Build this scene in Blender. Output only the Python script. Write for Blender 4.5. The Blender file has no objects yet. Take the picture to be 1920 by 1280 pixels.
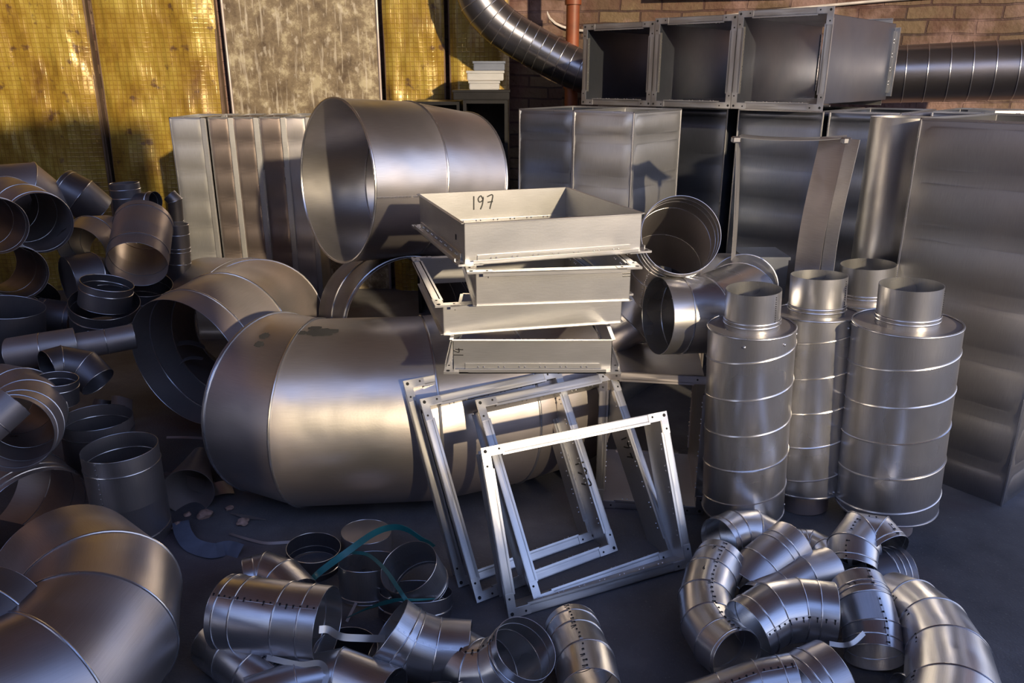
import bpy, bmesh, math, random
from mathutils import Vector, Matrix, noise
random.seed(7)
C = bpy.context.scene.collection
PI = math.pi
# ------------------------------------------------------------------ camera
F = 1480.0; PITCH = math.radians(18.6); H = 1.5
cam_data = bpy.data.cameras.new('camera'); cam = bpy.data.objects.new('camera', cam_data); C.objects.link(cam)
cam_data.sensor_width = 36.0; cam_data.lens = F / 1920 * 36.0; cam_data.clip_start = 0.05
cam.location = (0, 0, H); cam.rotation_euler = (PI / 2 - PITCH, 0, 0)
bpy.context.scene.camera = cam
# ------------------------------------------------------------------ sky
SKY_GAIN = 2.15; YARD_H = 4.0
w = bpy.data.worlds.new('sky'); bpy.context.scene.world = w; w.use_nodes = True
wn = w.node_tree; wn.nodes.clear()
_o = wn.nodes.new('ShaderNodeOutputWorld'); _b = wn.nodes.new('ShaderNodeBackground')
_tc = wn.nodes.new('ShaderNodeTexCoord'); _sp = wn.nodes.new('ShaderNodeSeparateXYZ'); _r = wn.nodes.new('ShaderNodeValToRGB')
_e = _r.color_ramp.elements
_e[0].position = 0.0; _e[0].color = (0.05, 0.045, 0.05, 1)
_e[1].position = 1.0; _e[1].color = (0.14, 0.22, 0.50, 1)
for pos, col in ((0.47, (0.06, 0.055, 0.07, 1)), (0.51, (0.92, 0.86, 0.88, 1)), (0.60, (0.68, 0.76, 0.98, 1)), (0.76, (0.30, 0.42, 0.80, 1))):
    q = _r.color_ramp.elements.new(pos); q.color = col
_mr = wn.nodes.new('ShaderNodeMapRange'); _mr.inputs[1].default_value = -1; _mr.inputs[2].default_value = 1
wn.links.new(_tc.outputs['Generated'], _sp.inputs[0]); wn.links.new(_sp.outputs[2], _mr.inputs[0])
wn.links.new(_mr.outputs[0], _r.inputs[0]); wn.links.new(_r.outputs[0], _b.inputs[0]); _b.inputs[1].default_value = 0.9 * SKY_GAIN
wn.links.new(_b.outputs[0], _o.inputs[0])
# ------------------------------------------------------------------ sun (low, warm, behind the camera to the right)
sd = bpy.data.lights.new('sun', 'SUN'); sd.energy = 5.3; sd.angle = math.radians(1.2); sd.color = (1.0, 0.80, 0.52)
sun = bpy.data.objects.new('sun', sd); C.objects.link(sun)
SUN = Vector((0.44, -0.86, 0.25)).normalized()
sun.rotation_euler = SUN.to_track_quat('Z', 'Y').to_euler(); sun.location = (3, -6, 4)
vs = bpy.context.scene.view_settings
vs.view_transform = 'Standard'; vs.look = 'None'; vs.exposure = 0.0; vs.gamma = 1.0; vs.use_curve_mapping = False

# ------------------------------------------------------------------ measuring helpers
_up = Vector((0, math.sin(PITCH), math.cos(PITCH))); _fw = Vector((0, math.cos(PITCH), -math.sin(PITCH)))
def ray(px, py): return Vector((1, 0, 0)) * ((px - 960) / F) + _up * ((640 - py) / F) + _fw
def Z(px, py, z):
    d = ray(px, py); return Vector((0, 0, H)) + d * ((z - H) / d.z)
def D(px, py, y):
    d = ray(px, py); return Vector((0, 0, H)) + d * (y / d.y)
def depth(p): return (p - Vector((0, 0, H))).dot(_fw)
def size(px, p): return px * depth(p) / F

# ------------------------------------------------------------------ materials
def nodes(name):
    m = bpy.data.materials.new(name); m.use_nodes = True
    nt = m.node_tree; return m, nt, nt.nodes['Principled BSDF']
def ramp(nt, src, stops):
    r = nt.nodes.new('ShaderNodeValToRGB'); e = r.color_ramp.elements
    e[0].position, e[0].color = stops[0][0], (*stops[0][1], 1)
    e[1].position, e[1].color = stops[-1][0], (*stops[-1][1], 1)
    for p, c in stops[1:-1]:
        q = e.new(p); q.color = (*c, 1)
    nt.links.new(src, r.inputs[0]); return r.outputs[0]
def tex(nt, scale, detail=4, vec=None, stretch=None, kind='Object', rough=0.55):
    tc = nt.nodes.new('ShaderNodeTexCoord'); mp = nt.nodes.new('ShaderNodeMapping')
    if stretch: mp.inputs['Scale'].default_value = stretch
    n = nt.nodes.new('ShaderNodeTexNoise'); n.inputs['Scale'].default_value = scale; n.inputs['Detail'].default_value = detail
    n.inputs['Roughness'].default_value = rough
    nt.links.new(tc.outputs[kind], mp.inputs[0]); nt.links.new(mp.outputs[0], n.inputs['Vector']); return n.outputs[0]
def mixc(nt, f, a, b, mode='MIX'):
    x = nt.nodes.new('ShaderNodeMix'); x.data_type = 'RGBA'; x.blend_type = mode
    for s, v in ((0, f), (6, a), (7, b)):
        if isinstance(v, (int, float)): x.inputs[s].default_value = v
        elif isinstance(v, tuple): x.inputs[s].default_value = (*v, 1)
        else: nt.links.new(v, x.inputs[s])
    return x.outputs[2]
def bump(nt, h, st, dist=0.002):
    b = nt.nodes.new('ShaderNodeBump'); b.inputs['Strength'].default_value = st; b.inputs['Distance'].default_value = dist
    nt.links.new(h, b.inputs['Height']); return b.outputs[0]
def steel(name, c1, c2, rough=(0.28, 0.42), metal=0.95, streak=1.0, dust_bounce=0.25, dent=0.35, aniso=0.35):
    m, nt, b = nodes(name)
    st = tex(nt, 3.0, 5, stretch=(6, 260, 1), kind='UV')        # rolling streaks
    bl = tex(nt, 2.5, 3, kind='Object')                            # oxide and dusty blotches
    fine = tex(nt, 160, 2, kind='UV')
    col = mixc(nt, ramp(nt, bl, [(0.35, (0, 0, 0)), (0.7, (1, 1, 1))]), c1, c2)
    col = mixc(nt, 0.35 * streak, col, ramp(nt, st, [(0.3, (0.45, 0.45, 0.46)), (0.7, (0.95, 0.95, 0.95))]), 'MULTIPLY')
    df = tex(nt, 1.7, 5, kind='Object', rough=0.5)
    dm = ramp(nt, df, [(0.42, (0, 0, 0)), (0.75, (dust_bounce, dust_bounce, dust_bounce))])
    hf = nt.nodes.new('ShaderNodeMath'); hf.operation = 'MULTIPLY'; hf.inputs[1].default_value = 0.35; nt.links.new(dm, hf.inputs[0])
    col = mixc(nt, dm, col, (0.46, 0.35, 0.33))  # pinkish dust, with warm light bounced off the ceiling put in as colour
    nt.links.new(col, b.inputs['Base Color'])
    b.inputs['Metallic'].default_value = metal
    mr = nt.nodes.new('ShaderNodeMapRange'); mr.inputs[1].default_value = 0.3; mr.inputs[2].default_value = 0.7
    mr.inputs[3].default_value = rough[0]; mr.inputs[4].default_value = rough[1]
    add = nt.nodes.new('ShaderNodeMath'); add.operation = 'ADD'
    nt.links.new(bl, mr.inputs[0]); nt.links.new(mr.outputs[0], add.inputs[0]); nt.links.new(hf.outputs[0], add.inputs[1])
    nt.links.new(add.outputs[0], b.inputs['Roughness'])
    b.inputs['Anisotropic'].default_value = aniso
    dn = tex(nt, 3.5, 2, kind='Object')
    bn = nt.nodes.new('ShaderNodeBump'); bn.inputs['Strength'].default_value = dent; bn.inputs['Distance'].default_value = 0.02
    b2 = nt.nodes.new('ShaderNodeBump'); b2.inputs['Strength'].default_value = 0.08; b2.inputs['Distance'].default_value = 0.001
    nt.links.new(dn, bn.inputs['Height']); nt.links.new(fine, b2.inputs['Height']); nt.links.new(bn.outputs[0], b2.inputs['Normal'])
    nt.links.new(b2.outputs[0], b.inputs['Normal'])
    return m
def plain(name, col, rough=0.6, metal=0.0, var=0.3, scale=8):
    m, nt, b = nodes(name)
    n = tex(nt, scale, 5)
    lo = tuple(c * (1 - var) for c in col); hi = tuple(min(1, c * (1 + var)) for c in col)
    nt.links.new(ramp(nt, n, [(0.3, lo), (0.7, hi)]), b.inputs['Base Color'])
    b.inputs['Roughness'].default_value = rough; b.inputs['Metallic'].default_value = metal
    return m
M = {}
M['bright'] = steel('galvanised_steel_bright', (0.74, 0.74, 0.75), (0.60, 0.60, 0.62), (0.24, 0.36))
M['satin'] = steel('galvanised_steel_satin', (0.64, 0.62, 0.62), (0.50, 0.48, 0.49), (0.30, 0.42), dust_bounce=0.55)
M['dull'] = steel('galvanised_steel_weathered', (0.42, 0.39, 0.38), (0.32, 0.30, 0.31), (0.38, 0.50), dust_bounce=0.8, metal=0.72)
M['brown'] = steel('duct_sheet_brown_reflection', (0.36, 0.30, 0.28), (0.26, 0.22, 0.21), (0.26, 0.38), dust_bounce=0.3, dent=0.03)  # brown cast of reflected light on the flat ducts, put into the base
M['greyduct'] = steel('large_duct_sheet', (0.43, 0.43, 0.44), (0.34, 0.34, 0.36), (0.32, 0.44), dust_bounce=0.25, dent=0.03)
M['dark'] = steel('dusty_dark_steel', (0.20, 0.20, 0.22), (0.13, 0.13, 0.15), (0.38, 0.55), dust_bounce=0.35, metal=0.85)
M['white'] = steel('zinc_sheet_pale', (0.66, 0.66, 0.65), (0.54, 0.54, 0.56), (0.30, 0.42), metal=0.88, dust_bounce=0.1, dent=0.1)
M['panel'] = steel('duct_sheet_shaded', (0.27, 0.30, 0.37), (0.20, 0.23, 0.30), (0.28, 0.40), dust_bounce=0.15, dent=0.03, metal=0.92)  # shade at the back mixed into the base colour: darker and bluer
M['bead'] = steel('bead_steel', (0.62, 0.62, 0.64), (0.5, 0.5, 0.53), (0.22, 0.32), dust_bounce=0.0, dent=0.0, streak=0.2)
M['ink'] = plain('marker_ink', (0.01, 0.01, 0.012), 0.5)
M['hole'] = plain('bolt_hole_dark', (0.012, 0.012, 0.014), 0.9)
M['black'] = plain('black_metal', (0.02, 0.019, 0.02), 0.35, 0.5)
M['strap'] = plain('green_plastic_strap', (0.015, 0.15, 0.16), 0.35)
M['orange'] = plain('orange_painted_pipe', (0.20, 0.05, 0.015), 0.5)
M['cable'] = plain('white_cable', (0.55, 0.50, 0.47), 0.5)
M['stone'] = plain('broken_brick', (0.38, 0.25, 0.21), 0.9, 0, 0.4, 30)
M['cloth'] = plain('blue_grey_rag', (0.11, 0.13, 0.19), 0.9)
M['smudge'] = plain('dirt_smudge', (0.03, 0.03, 0.03), 0.8)
M['wood'] = plain('old_timber', (0.12, 0.075, 0.05), 0.8)
def m_floor():
    m, nt, b = nodes('dirty_concrete')
    a = tex(nt, 1.6, 8, rough=0.65); g = tex(nt, 120, 3)
    col = ramp(nt, a, [(0.3, (0.050, 0.050, 0.058)), (0.52, (0.10, 0.10, 0.112)), (0.7, (0.17, 0.166, 0.18))])
    col = mixc(nt, ramp(nt, g, [(0.62, (0, 0, 0)), (0.75, (0.5, 0.5, 0.5))]), col, (0.25, 0.24, 0.23))
    st = ramp(nt, tex(nt, 1.1, 3), [(0.56, (0, 0, 0)), (0.68, (0.7, 0.7, 0.7))])
    col = mixc(nt, st, col, (0.06, 0.032, 0.042))
    nt.links.new(col, b.inputs['Base Color']); b.inputs['Roughness'].default_value = 0.75
    nt.links.new(bump(nt, g, 0.5, 0.004), b.inputs['Normal']); return m
M['floor'] = m_floor()
M['plaster'] = plain('old_pink_plaster', (0.50, 0.36, 0.32), 0.9)
def m_brick():
    m, nt, b = nodes('old_painted_brick')
    tc = nt.nodes.new('ShaderNodeTexCoord'); br = nt.nodes.new('ShaderNodeTexBrick')
    mp = nt.nodes.new('ShaderNodeMapping')
    wv = nt.nodes.new('ShaderNodeTexNoise'); wv.inputs['Scale'].default_value = 3
    nt.links.new(tc.outputs['UV'], mp.inputs[0])
    nt.links.new(mp.outputs[0], wv.inputs['Vector'])
    vm = nt.nodes.new('ShaderNodeMix'); vm.data_type = 'VECTOR'; vm.inputs[0].default_value = 0.04
    nt.links.new(mp.outputs[0], vm.inputs[4]); nt.links.new(wv.outputs['Color'], vm.inputs[5])
    nt.links.new(vm.outputs[1], br.inputs['Vector'])
    br.inputs['Scale'].default_value = 1.0; br.inputs['Brick Width'].default_value = 0.26; br.inputs['Row Height'].default_value = 0.077
    br.inputs['Mortar Size'].default_value = 0.007; br.inputs['Mortar Smooth'].default_value = 0.3
    br.inputs['Color1'].default_value = (0.15, 0.105, 0.06, 1); br.inputs['Color2'].default_value = (0.09, 0.05, 0.035, 1); br.inputs['Mortar'].default_value = (0.05, 0.03, 0.025, 1)
    a = tex(nt, 1.3, 7, rough=0.7); p = tex(nt, 0.9, 6, rough=0.65)
    col = mixc(nt, ramp(nt, a, [(0.45, (0, 0, 0)), (0.62, (0.8, 0.8, 0.8))]), br.outputs['Color'], (0.09, 0.035, 0.03))
    col = mixc(nt, ramp(nt, p, [(0.47, (0, 0, 0)), (0.56, (0.8, 0.8, 0.8))]), col, (0.26, 0.165, 0.15))
    nt.links.new(col, b.inputs['Base Color']); b.inputs['Roughness'].default_value = 0.9
    inv = nt.nodes.new('ShaderNodeMath'); inv.operation = 'SUBTRACT'; inv.inputs[0].default_value = 1
    nt.links.new(br.outputs['Fac'], inv.inputs[1])
    ad = nt.nodes.new('ShaderNodeMath'); nt.links.new(inv.outputs[0], ad.inputs[0]); nt.links.new(tex(nt, 25, 5), ad.inputs[1])
    nt.links.new(bump(nt, ad.outputs[0], 0.9, 0.012), b.inputs['Normal']); return m
M['brick'] = m_brick()
def m_foil():
    m, nt, b = nodes('yellow_mesh_insulation')
    tc = nt.nodes.new('ShaderNodeTexCoord'); ck = nt.nodes.new('ShaderNodeTexBrick')
    ck.offset = 0.0; ck.inputs['Scale'].default_value = 1; ck.inputs['Brick Width'].default_value = 0.030; ck.inputs['Row Height'].default_value = 0.030; ck.inputs['Color1'].default_value = ck.inputs['Color2'].default_value = (1, 1, 1, 1)
    ck.inputs['Mortar Size'].default_value = 0.005; ck.inputs['Mortar Smooth'].default_value = 0.8
    nt.links.new(tc.outputs['UV'], ck.inputs['Vector'])
    a = tex(nt, 3.0, 6, rough=0.65)
    col = ramp(nt, a, [(0.3, (0.13, 0.06, 0.02)), (0.48, (0.31, 0.20, 0.03)), (0.72, (0.48, 0.38, 0.08))])
    col = mixc(nt, ramp(nt, tex(nt, 11, 3), [(0.64, (0, 0, 0)), (0.72, (0.8, 0.8, 0.8))]), col, (0.07, 0.035, 0.03))
    mf = nt.nodes.new('ShaderNodeMath'); mf.operation = 'MULTIPLY'; mf.inputs[1].default_value = 0.38
    nt.links.new(ck.outputs['Fac'], mf.inputs[0])
    col = mixc(nt, mf.outputs[0], col, (0.16, 0.07, 0.015))
    nt.links.new(col, b.inputs['Base Color']); b.inputs['Roughness'].default_value = 0.30; b.inputs['Metallic'].default_value = 0.15
    b.inputs['Coat Weight'].default_value = 0.35; b.inputs['Coat Roughness'].default_value = 0.2
    wr = tex(nt, 2.6, 2, stretch=(2.2, 0.8, 1), kind='UV')
    bb = nt.nodes.new('ShaderNodeBump'); bb.inputs['Strength'].default_value = 0.8; bb.inputs['Distance'].default_value = 0.08
    b2 = nt.nodes.new('ShaderNodeBump'); b2.inputs['Strength'].default_value = 0.3; b2.inputs['Distance'].default_value = 0.004
    nt.links.new(wr, bb.inputs['Height']); nt.links.new(ck.outputs['Fac'], b2.inputs['Height']); nt.links.new(bb.outputs[0], b2.inputs['Normal'])
    nt.links.new(b2.outputs[0], b.inputs['Normal']); return m
M['foil'] = m_foil()
def m_scratch():
    m, nt, b = nodes('scratched_grey_board')
    a = tex(nt, 6, 8, rough=0.75)
    col = ramp(nt, a, [(0.36, (0.10, 0.07, 0.045)), (0.52, (0.22, 0.17, 0.11)), (0.62, (0.44, 0.38, 0.26))])
    for s, stp, lo in ((5, (9, .7, 1), 0.60), (7, (3, 1.6, 1), 0.63)):
        n = tex(nt, s, 3, stretch=stp, kind='UV')
        col = mixc(nt, ramp(nt, n, [(lo - 0.03, (0, 0, 0)), (lo + .05, (0.5, 0.5, 0.5))]), col, (0.60, 0.54, 0.45))
    nt.links.new(col, b.inputs['Base Color']); b.inputs['Roughness'].default_value = 0.45; b.inputs['Metallic'].default_value = 0.3
    nt.links.new(bump(nt, a, 0.3, 0.01), b.inputs['Normal']); return m
M['scratch'] = m_scratch()
def m_spiral():
    return steel('spiral_duct_steel', (0.34, 0.34, 0.37), (0.25, 0.25, 0.28), (0.2, 0.32), dust_bounce=0.2, dent=0.15)
M['spiral'] = m_spiral()

# ------------------------------------------------------------------ mesh helpers
def finish(name, bm, mat, parent=None, angle=35, kind=None, label=None):
    bmesh.ops.recalc_face_normals(bm, faces=bm.faces[:])
    me = bpy.data.meshes.new(name); bm.to_mesh(me); bm.free()
    for p in me.polygons: p.use_smooth = True
    me.set_sharp_from_angle(angle=math.radians(angle))
    if mat: me.materials.append(M[mat] if isinstance(mat, str) else mat)
    o = bpy.data.objects.new(name, me); C.objects.link(o)
    if parent: o.parent = parent
    if kind: o['kind'] = kind
    if label: o['label'] = label
    return o
def thing(name, label, cat, loc=(0, 0, 0), group=None, mat=None):
    o = bpy.data.objects.new(name, None); C.objects.link(o); o.empty_display_size = 0.1
    if mat is not None: o.matrix_world = mat
    else: o.location = loc
    o['label'] = label; o['category'] = cat
    if group: o['group'] = group
    return o
def tag(o, label, cat, group=None):
    o['label'] = label; o['category'] = cat
    if group: o['group'] = group
    return o
def uvl(bm): return bm.loops.layers.uv.verify()
def quad(bm, ps, uv=None, flip=False):
    vsx = [bm.verts.new(p) for p in ps]
    f = bm.faces.new(vsx)
    L = uvl(bm)
    if uv is None:
        ps = [Vector(p) for p in ps]
        a = (ps[1] - ps[0]).length; c = (ps[-1] - ps[0]).length; uv = [(0, 0), (a, 0), (a, c), (0, c)]
    for l, t in zip(f.loops, uv): l[L].uv = t
    return f
def box(bm, lo, hi, mx=None):
    x0, y0, z0 = lo; x1, y1, z1 = hi
    co = [Vector(c) for c in ((x0, y0, z0), (x1, y0, z0), (x1, y1, z0), (x0, y1, z0), (x0, y0, z1), (x1, y0, z1), (x1, y1, z1), (x0, y1, z1))]
    raw = co
    if mx is not None: co = [mx @ c for c in co]
    v = [bm.verts.new(c) for c in co]; L = uvl(bm)
    for ids in ((3, 2, 1, 0), (4, 5, 6, 7), (0, 1, 5, 4), (2, 3, 7, 6), (1, 2, 6, 5), (3, 0, 4, 7)):
        f = bm.faces.new([v[i] for i in ids])
        n = (raw[ids[1]] - raw[ids[0]]).cross(raw[ids[2]] - raw[ids[1]])
        k = max(range(3), key=lambda q: abs(n[q])); ax = [q for q in range(3) if q != k]
        for l, i in zip(f.loops, ids): l[L].uv = (raw[i][ax[0]], raw[i][ax[1]])
def bevel(bm, off, seg=1):
    bmesh.ops.bevel(bm, geom=bm.edges[:], offset=off, segments=seg, affect='EDGES', clamp_overlap=True)
def smooth_path(pts, n):
    """n straight pieces along a smooth curve through the control points"""
    pts = [Vector(p) for p in pts]
    if len(pts) == 2: return [pts[0].lerp(pts[1], i / n) for i in range(n + 1)]
    ext = [pts[0] * 2 - pts[1]] + pts + [pts[-1] * 2 - pts[-2]]
    dense = []
    for i in range(1, len(ext) - 2):
        a, b, c, d = ext[i - 1:i + 3]
        for k in range(16):
            t = k / 16
            dense.append(0.5 * ((2 * b) + (c - a) * t + (2 * a - 5 * b + 4 * c - d) * t * t + (3 * b - 3 * c + d - a) * t ** 3))
    dense.append(pts[-1])
    s = [0]
    for a, b in zip(dense, dense[1:]): s.append(s[-1] + (b - a).length)
    out = []; j = 0
    for i in range(n + 1):
        t = s[-1] * i / n
        while j < len(s) - 2 and s[j + 1] < t: j += 1
        u = (t - s[j]) / max(1e-9, s[j + 1] - s[j]); out.append(dense[j].lerp(dense[j + 1], min(1, u)))
    return out
NR = 56
def frames_of(path):
    """mitre plane and a twist-free frame for every piece"""
    dirs = [(b - a).normalized() for a, b in zip(path, path[1:])]
    t = dirs[0]; up = Vector((0, 0, 1))
    if abs(t.dot(up)) > 0.92: up = Vector((0, -1, 0))
    u = (up - t * up.dot(t)).normalized(); us = [u]
    for a, b in zip(dirs, dirs[1:]):
        q = a.rotation_difference(b); u = (q @ u); u = (u - b * u.dot(b)).normalized(); us.append(u)
    norms = [dirs[0]] + [(a + b).normalized() for a, b in zip(dirs, dirs[1:])] + [dirs[-1]]
    return dirs, us, norms
def ring(p, d, u, nrm, r, n=NR):
    v = d.cross(u); out = []
    for k in range(n):
        a = 2 * PI * k / n
        q = u * math.cos(a) * r + v * math.sin(a) * r
        s = -q.dot(nrm) / d.dot(nrm)
        out.append(p + q + d * s)
    return out
def tube_wall(bm, r0o, r0i, r1o, r1i, s0, s1, r, close0=True, close1=True):
    n = len(r0o); L = uvl(bm)
    V = [[bm.verts.new(c) for c in R] for R in (r0o, r1o, r1i, r0i)]
    for k in range(n):
        j = (k + 1) % n; u0 = k / n * 2 * PI * r; u1 = (k + 1) / n * 2 * PI * r
        seq = [(0, 1, s0, s1), (2, 3, s1, s0)]
        if close1: seq.append((1, 2, s1, s1 + .003))
        if close0: seq.append((3, 0, s0 + .003, s0))
        for a, b_, sa, sb in seq:
            f = bm.faces.new((V[a][k], V[a][j], V[b_][j], V[b_][k]))
            for l, t in zip(f.loops, ((sa, u0), (sa, u1), (sb, u1), (sb, u0))): l[L].uv = t
def torus(bm, pts, cen, nrm, mr, n2=8, squash=1.0):
    L = uvl(bm); n = len(pts); V = []
    for k, p in enumerate(pts):
        o = (p - cen); o = (o - nrm * o.dot(nrm)).normalized()
        V.append([bm.verts.new(p + o * math.cos(2 * PI * j / n2) * mr + nrm * math.sin(2 * PI * j / n2) * mr * squash) for j in range(n2)])
    for k in range(n):
        a, b_ = V[k], V[(k + 1) % n]
        for j in range(n2):
            f = bm.faces.new((a[j], b_[j], b_[(j + 1) % n2], a[(j + 1) % n2]))
            for l, t in zip(f.loops, ((k * .02, 0), (k * .02 + .02, 0), (k * .02 + .02, .01), (k * .02, .01))): l[L].uv = t
def text_strokes(bm, strokes, fn, wd=0.004):
    """handwriting: thin raised ribbons; fn maps (x,y) -> (point, normal)"""
    for st in strokes:
        dense = smooth_path([Vector((x, y, 0)) for x, y in st], max(6, 5 * len(st)))
        Pn = [fn(q.x, q.y) for q in dense]
        prev = None
        for i, (p, nn) in enumerate(Pn):
            d = (Pn[min(i + 1, len(Pn) - 1)][0] - Pn[max(i - 1, 0)][0]).normalized(); sdir = d.cross(nn).normalized() * wd / 2
            q = p + nn * 0.0012
            row = [bm.verts.new(q - sdir), bm.verts.new(q + sdir), bm.verts.new(p + sdir - nn * .001), bm.verts.new(p - sdir - nn * .001)]
            if prev:
                for k in range(4): bm.faces.new((prev[k], prev[(k + 1) % 4], row[(k + 1) % 4], row[k]))
            else: bm.faces.new(row[::-1])
            prev = row
        bm.faces.new(prev)
GL = {'1': [[(0.1, 0), (0.12, 1)]],
      '9': [[(0.55, .75), (.35, 1), (.1, .8), (.2, .55), (.5, .65), (.58, .9), (.5, .4), (.3, 0)]],
      '7': [[(0.05, .92), (.6, 1), (.3, 0)], [(.1, .5), (.6, .55)]],
      '4': [[(.3, 1), (.05, .45), (.6, .45)], [(.45, .8), (.4, 0)]],
      '6': [[(.5, 1), (.15, .5), (.15, .1), (.45, 0), (.5, .35), (.15, .35)]],
      '5': [[(.5, 1), (.15, 1), (.1, .6), (.45, .55), (.45, .1), (.1, 0)]],
      '3': [[(.1, .9), (.45, 1), (.45, .6), (.2, .52), (.5, .4), (.45, .05), (.05, .05)]],
      '8': [[(.3, .5), (.1, .8), (.35, 1), (.5, .8), (.1, .25), (.3, 0), (.5, .25), (.3, .5)]],
      'x': [[(.05, .9), (.5, .1)], [(.5, .9), (.1, 0)]],
      '.': [[(.1, .0), (.16, .04)]]}
def writing(parent, s, fn, hgt, mat='ink', wd=None):
    bm = bmesh.new(); x = 0
    for ch in s:
        if ch != ' ':
            text_strokes(bm, [[(x + a * hgt * .8, b_ * hgt) for a, b_ in st] for st in GL[ch]], fn, wd or hgt * 0.09)
        x += hgt * (0.35 if ch in '1.' else 0.72)
    return finish('marker_writing', bm, mat, parent)

def pipe(name, label, cat, path, r, mat='satin', group=None, beads=(), n=None, seam=None, rim=True, r_end=None, cap0=False, cap1=False, text=None, inner=None, joints=True, bm_r=None, stitch=False, smooth=None, tk=None):
    """sheet metal pipe or segmented elbow: one segment per straight piece, a raised seam where pieces meet"""
    path = [Vector(p) for p in path]
    if n: path = smooth_path(path, n)
    zb = min(p.z for p in path)
    c0 = sum(path, Vector()) / len(path)
    t = thing(name, label, cat, (c0.x, c0.y, max(0, zb - r)), group); off = Vector(t.location)
    path = [p - off for p in path]
    dirs, us, norms = frames_of(path)
    tk = tk or max(0.0014, min(.0022, r * 0.01)); mr = bm_r or (0.0014 + r * 0.011)
    tot = sum((b - a).length for a, b in zip(path, path[1:])); s = 0
    m = len(dirs); cuts = []
    rad = lambda ss: r if r_end is None else r + (r_end - r) * ss / tot
    for i in range(m):
        a, b = path[i], path[i + 1]; L = (b - a).length; ra, rb = rad(s), rad(s + L)
        bm = bmesh.new()
        tube_wall(bm, ring(a, dirs[i], us[i], norms[i], ra), ring(a, dirs[i], us[i], norms[i], ra - tk),
                  ring(b, dirs[i], us[i], norms[i + 1], rb), ring(b, dirs[i], us[i], norms[i + 1], rb - tk), s, s + L, r)
        if (cap0 and i == 0) or (cap1 and i == m - 1):
            pos, dd, rr = (a, dirs[i], ra) if cap0 and i == 0 else (b, dirs[i], rb)
            vs_ = [bm.verts.new(q) for q in ring(pos, dd, us[i], dd, rr - tk * .5)]
            bm.faces.new(vs_)
        finish('segment', bm, mat, t)
        if i > 0 and joints:
            bm = bmesh.new(); torus(bm, ring(a, dirs[i], us[i], norms[i], ra), a, norms[i], mr); finish('seam_ridge', bm, 'bead', t)
        s += L
    def at(ss):
        acc = 0
        for i in range(m):
            L = (path[i + 1] - path[i]).length
            if ss <= acc + L or i == m - 1: return path[i] + dirs[i] * (ss - acc), i
            acc += L
    for bd in beads:
        ss = bd if bd >= 0 else tot + bd
        p, i = at(ss); bm = bmesh.new(); torus(bm, ring(p, dirs[i], us[i], dirs[i], rad(ss)), p, dirs[i], mr); finish('stiffening_bead', bm, 'bead', t)
    if rim:
        for p, i, k in ((path[0], 0, cap0), (path[-1], m - 1, cap1)):
            bm = bmesh.new(); torus(bm, ring(p, dirs[i], us[i], dirs[i], rad(0 if i == 0 and p is path[0] else tot) - tk * .5), p, dirs[i], max(tk * .6, .001), 6); finish('rim', bm, 'bead', t)
    if seam is not None:
        acc = 0; al = math.radians(seam)
        for i in range(m):
            bm = bmesh.new(); bs = bmesh.new()
            L = (path[i + 1] - path[i]).length; v = dirs[i].cross(us[i]); o = us[i] * math.cos(al) + v * math.sin(al); tg = dirs[i].cross(o)
            al += math.radians(0)
            rr = rad(acc)
            mx = Matrix((tg, dirs[i], o)).transposed().to_4x4(); mx.translation = path[i] + o * rr
            box(bm, (-.004, 0.002, -.001), (.004, L - .002, .0014), mx)
            k = max(2, int(L / 0.016))
            for q in range(k):
                y = (q + .5) * L / k; x = random.uniform(-.002, .002)
                box(bs, (x - .0022, y - .0022, .001), (x + .0022, y + .0022, .0026), mx)
                if stitch and random.random() < .6:
                    box(bs, (x - .001, y - .001, .001), (x + .010 * random.random() + .003, y + .001, .0024), mx)
            acc += L
            o1 = finish('lock_seam', bm, mat, t); finish('seam_rivets', bs, 'hole' if stitch else 'bead', o1)
    if text:
        for (sx, ss, ang, hh) in text:
            p, i = at(ss); v = dirs[i].cross(us[i])
            def fn(x, y, p=p, i=i, v=v, ang=ang, rr=rad(ss)):
                a = math.radians(ang) + x / rr; o = us[i] * math.cos(a) + v * math.sin(a)
                return p + dirs[i] * y + o * rr, o
            writing(t, sx, fn, hh)
    return t
def wire(bm, pts, rad, n2=6):
    pts = [Vector(p) for p in pts]; prev = None
    u = None
    for i, p in enumerate(pts):
        d = (pts[min(i + 1, len(pts) - 1)] - pts[max(i - 1, 0)]).normalized()
        if u is None: u = d.orthogonal().normalized()
        u = (u - d * u.dot(d)).normalized(); v = d.cross(u)
        row = [bm.verts.new(p + (u * math.cos(2 * PI * k / n2) + v * math.sin(2 * PI * k / n2)) * rad) for k in range(n2)]
        if prev:
            for k in range(n2): bm.faces.new((prev[k], prev[(k + 1) % n2], row[(k + 1) % n2], row[k]))
        else: bm.faces.new(row[::-1])
        prev = row
    bm.faces.new(prev)
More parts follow.
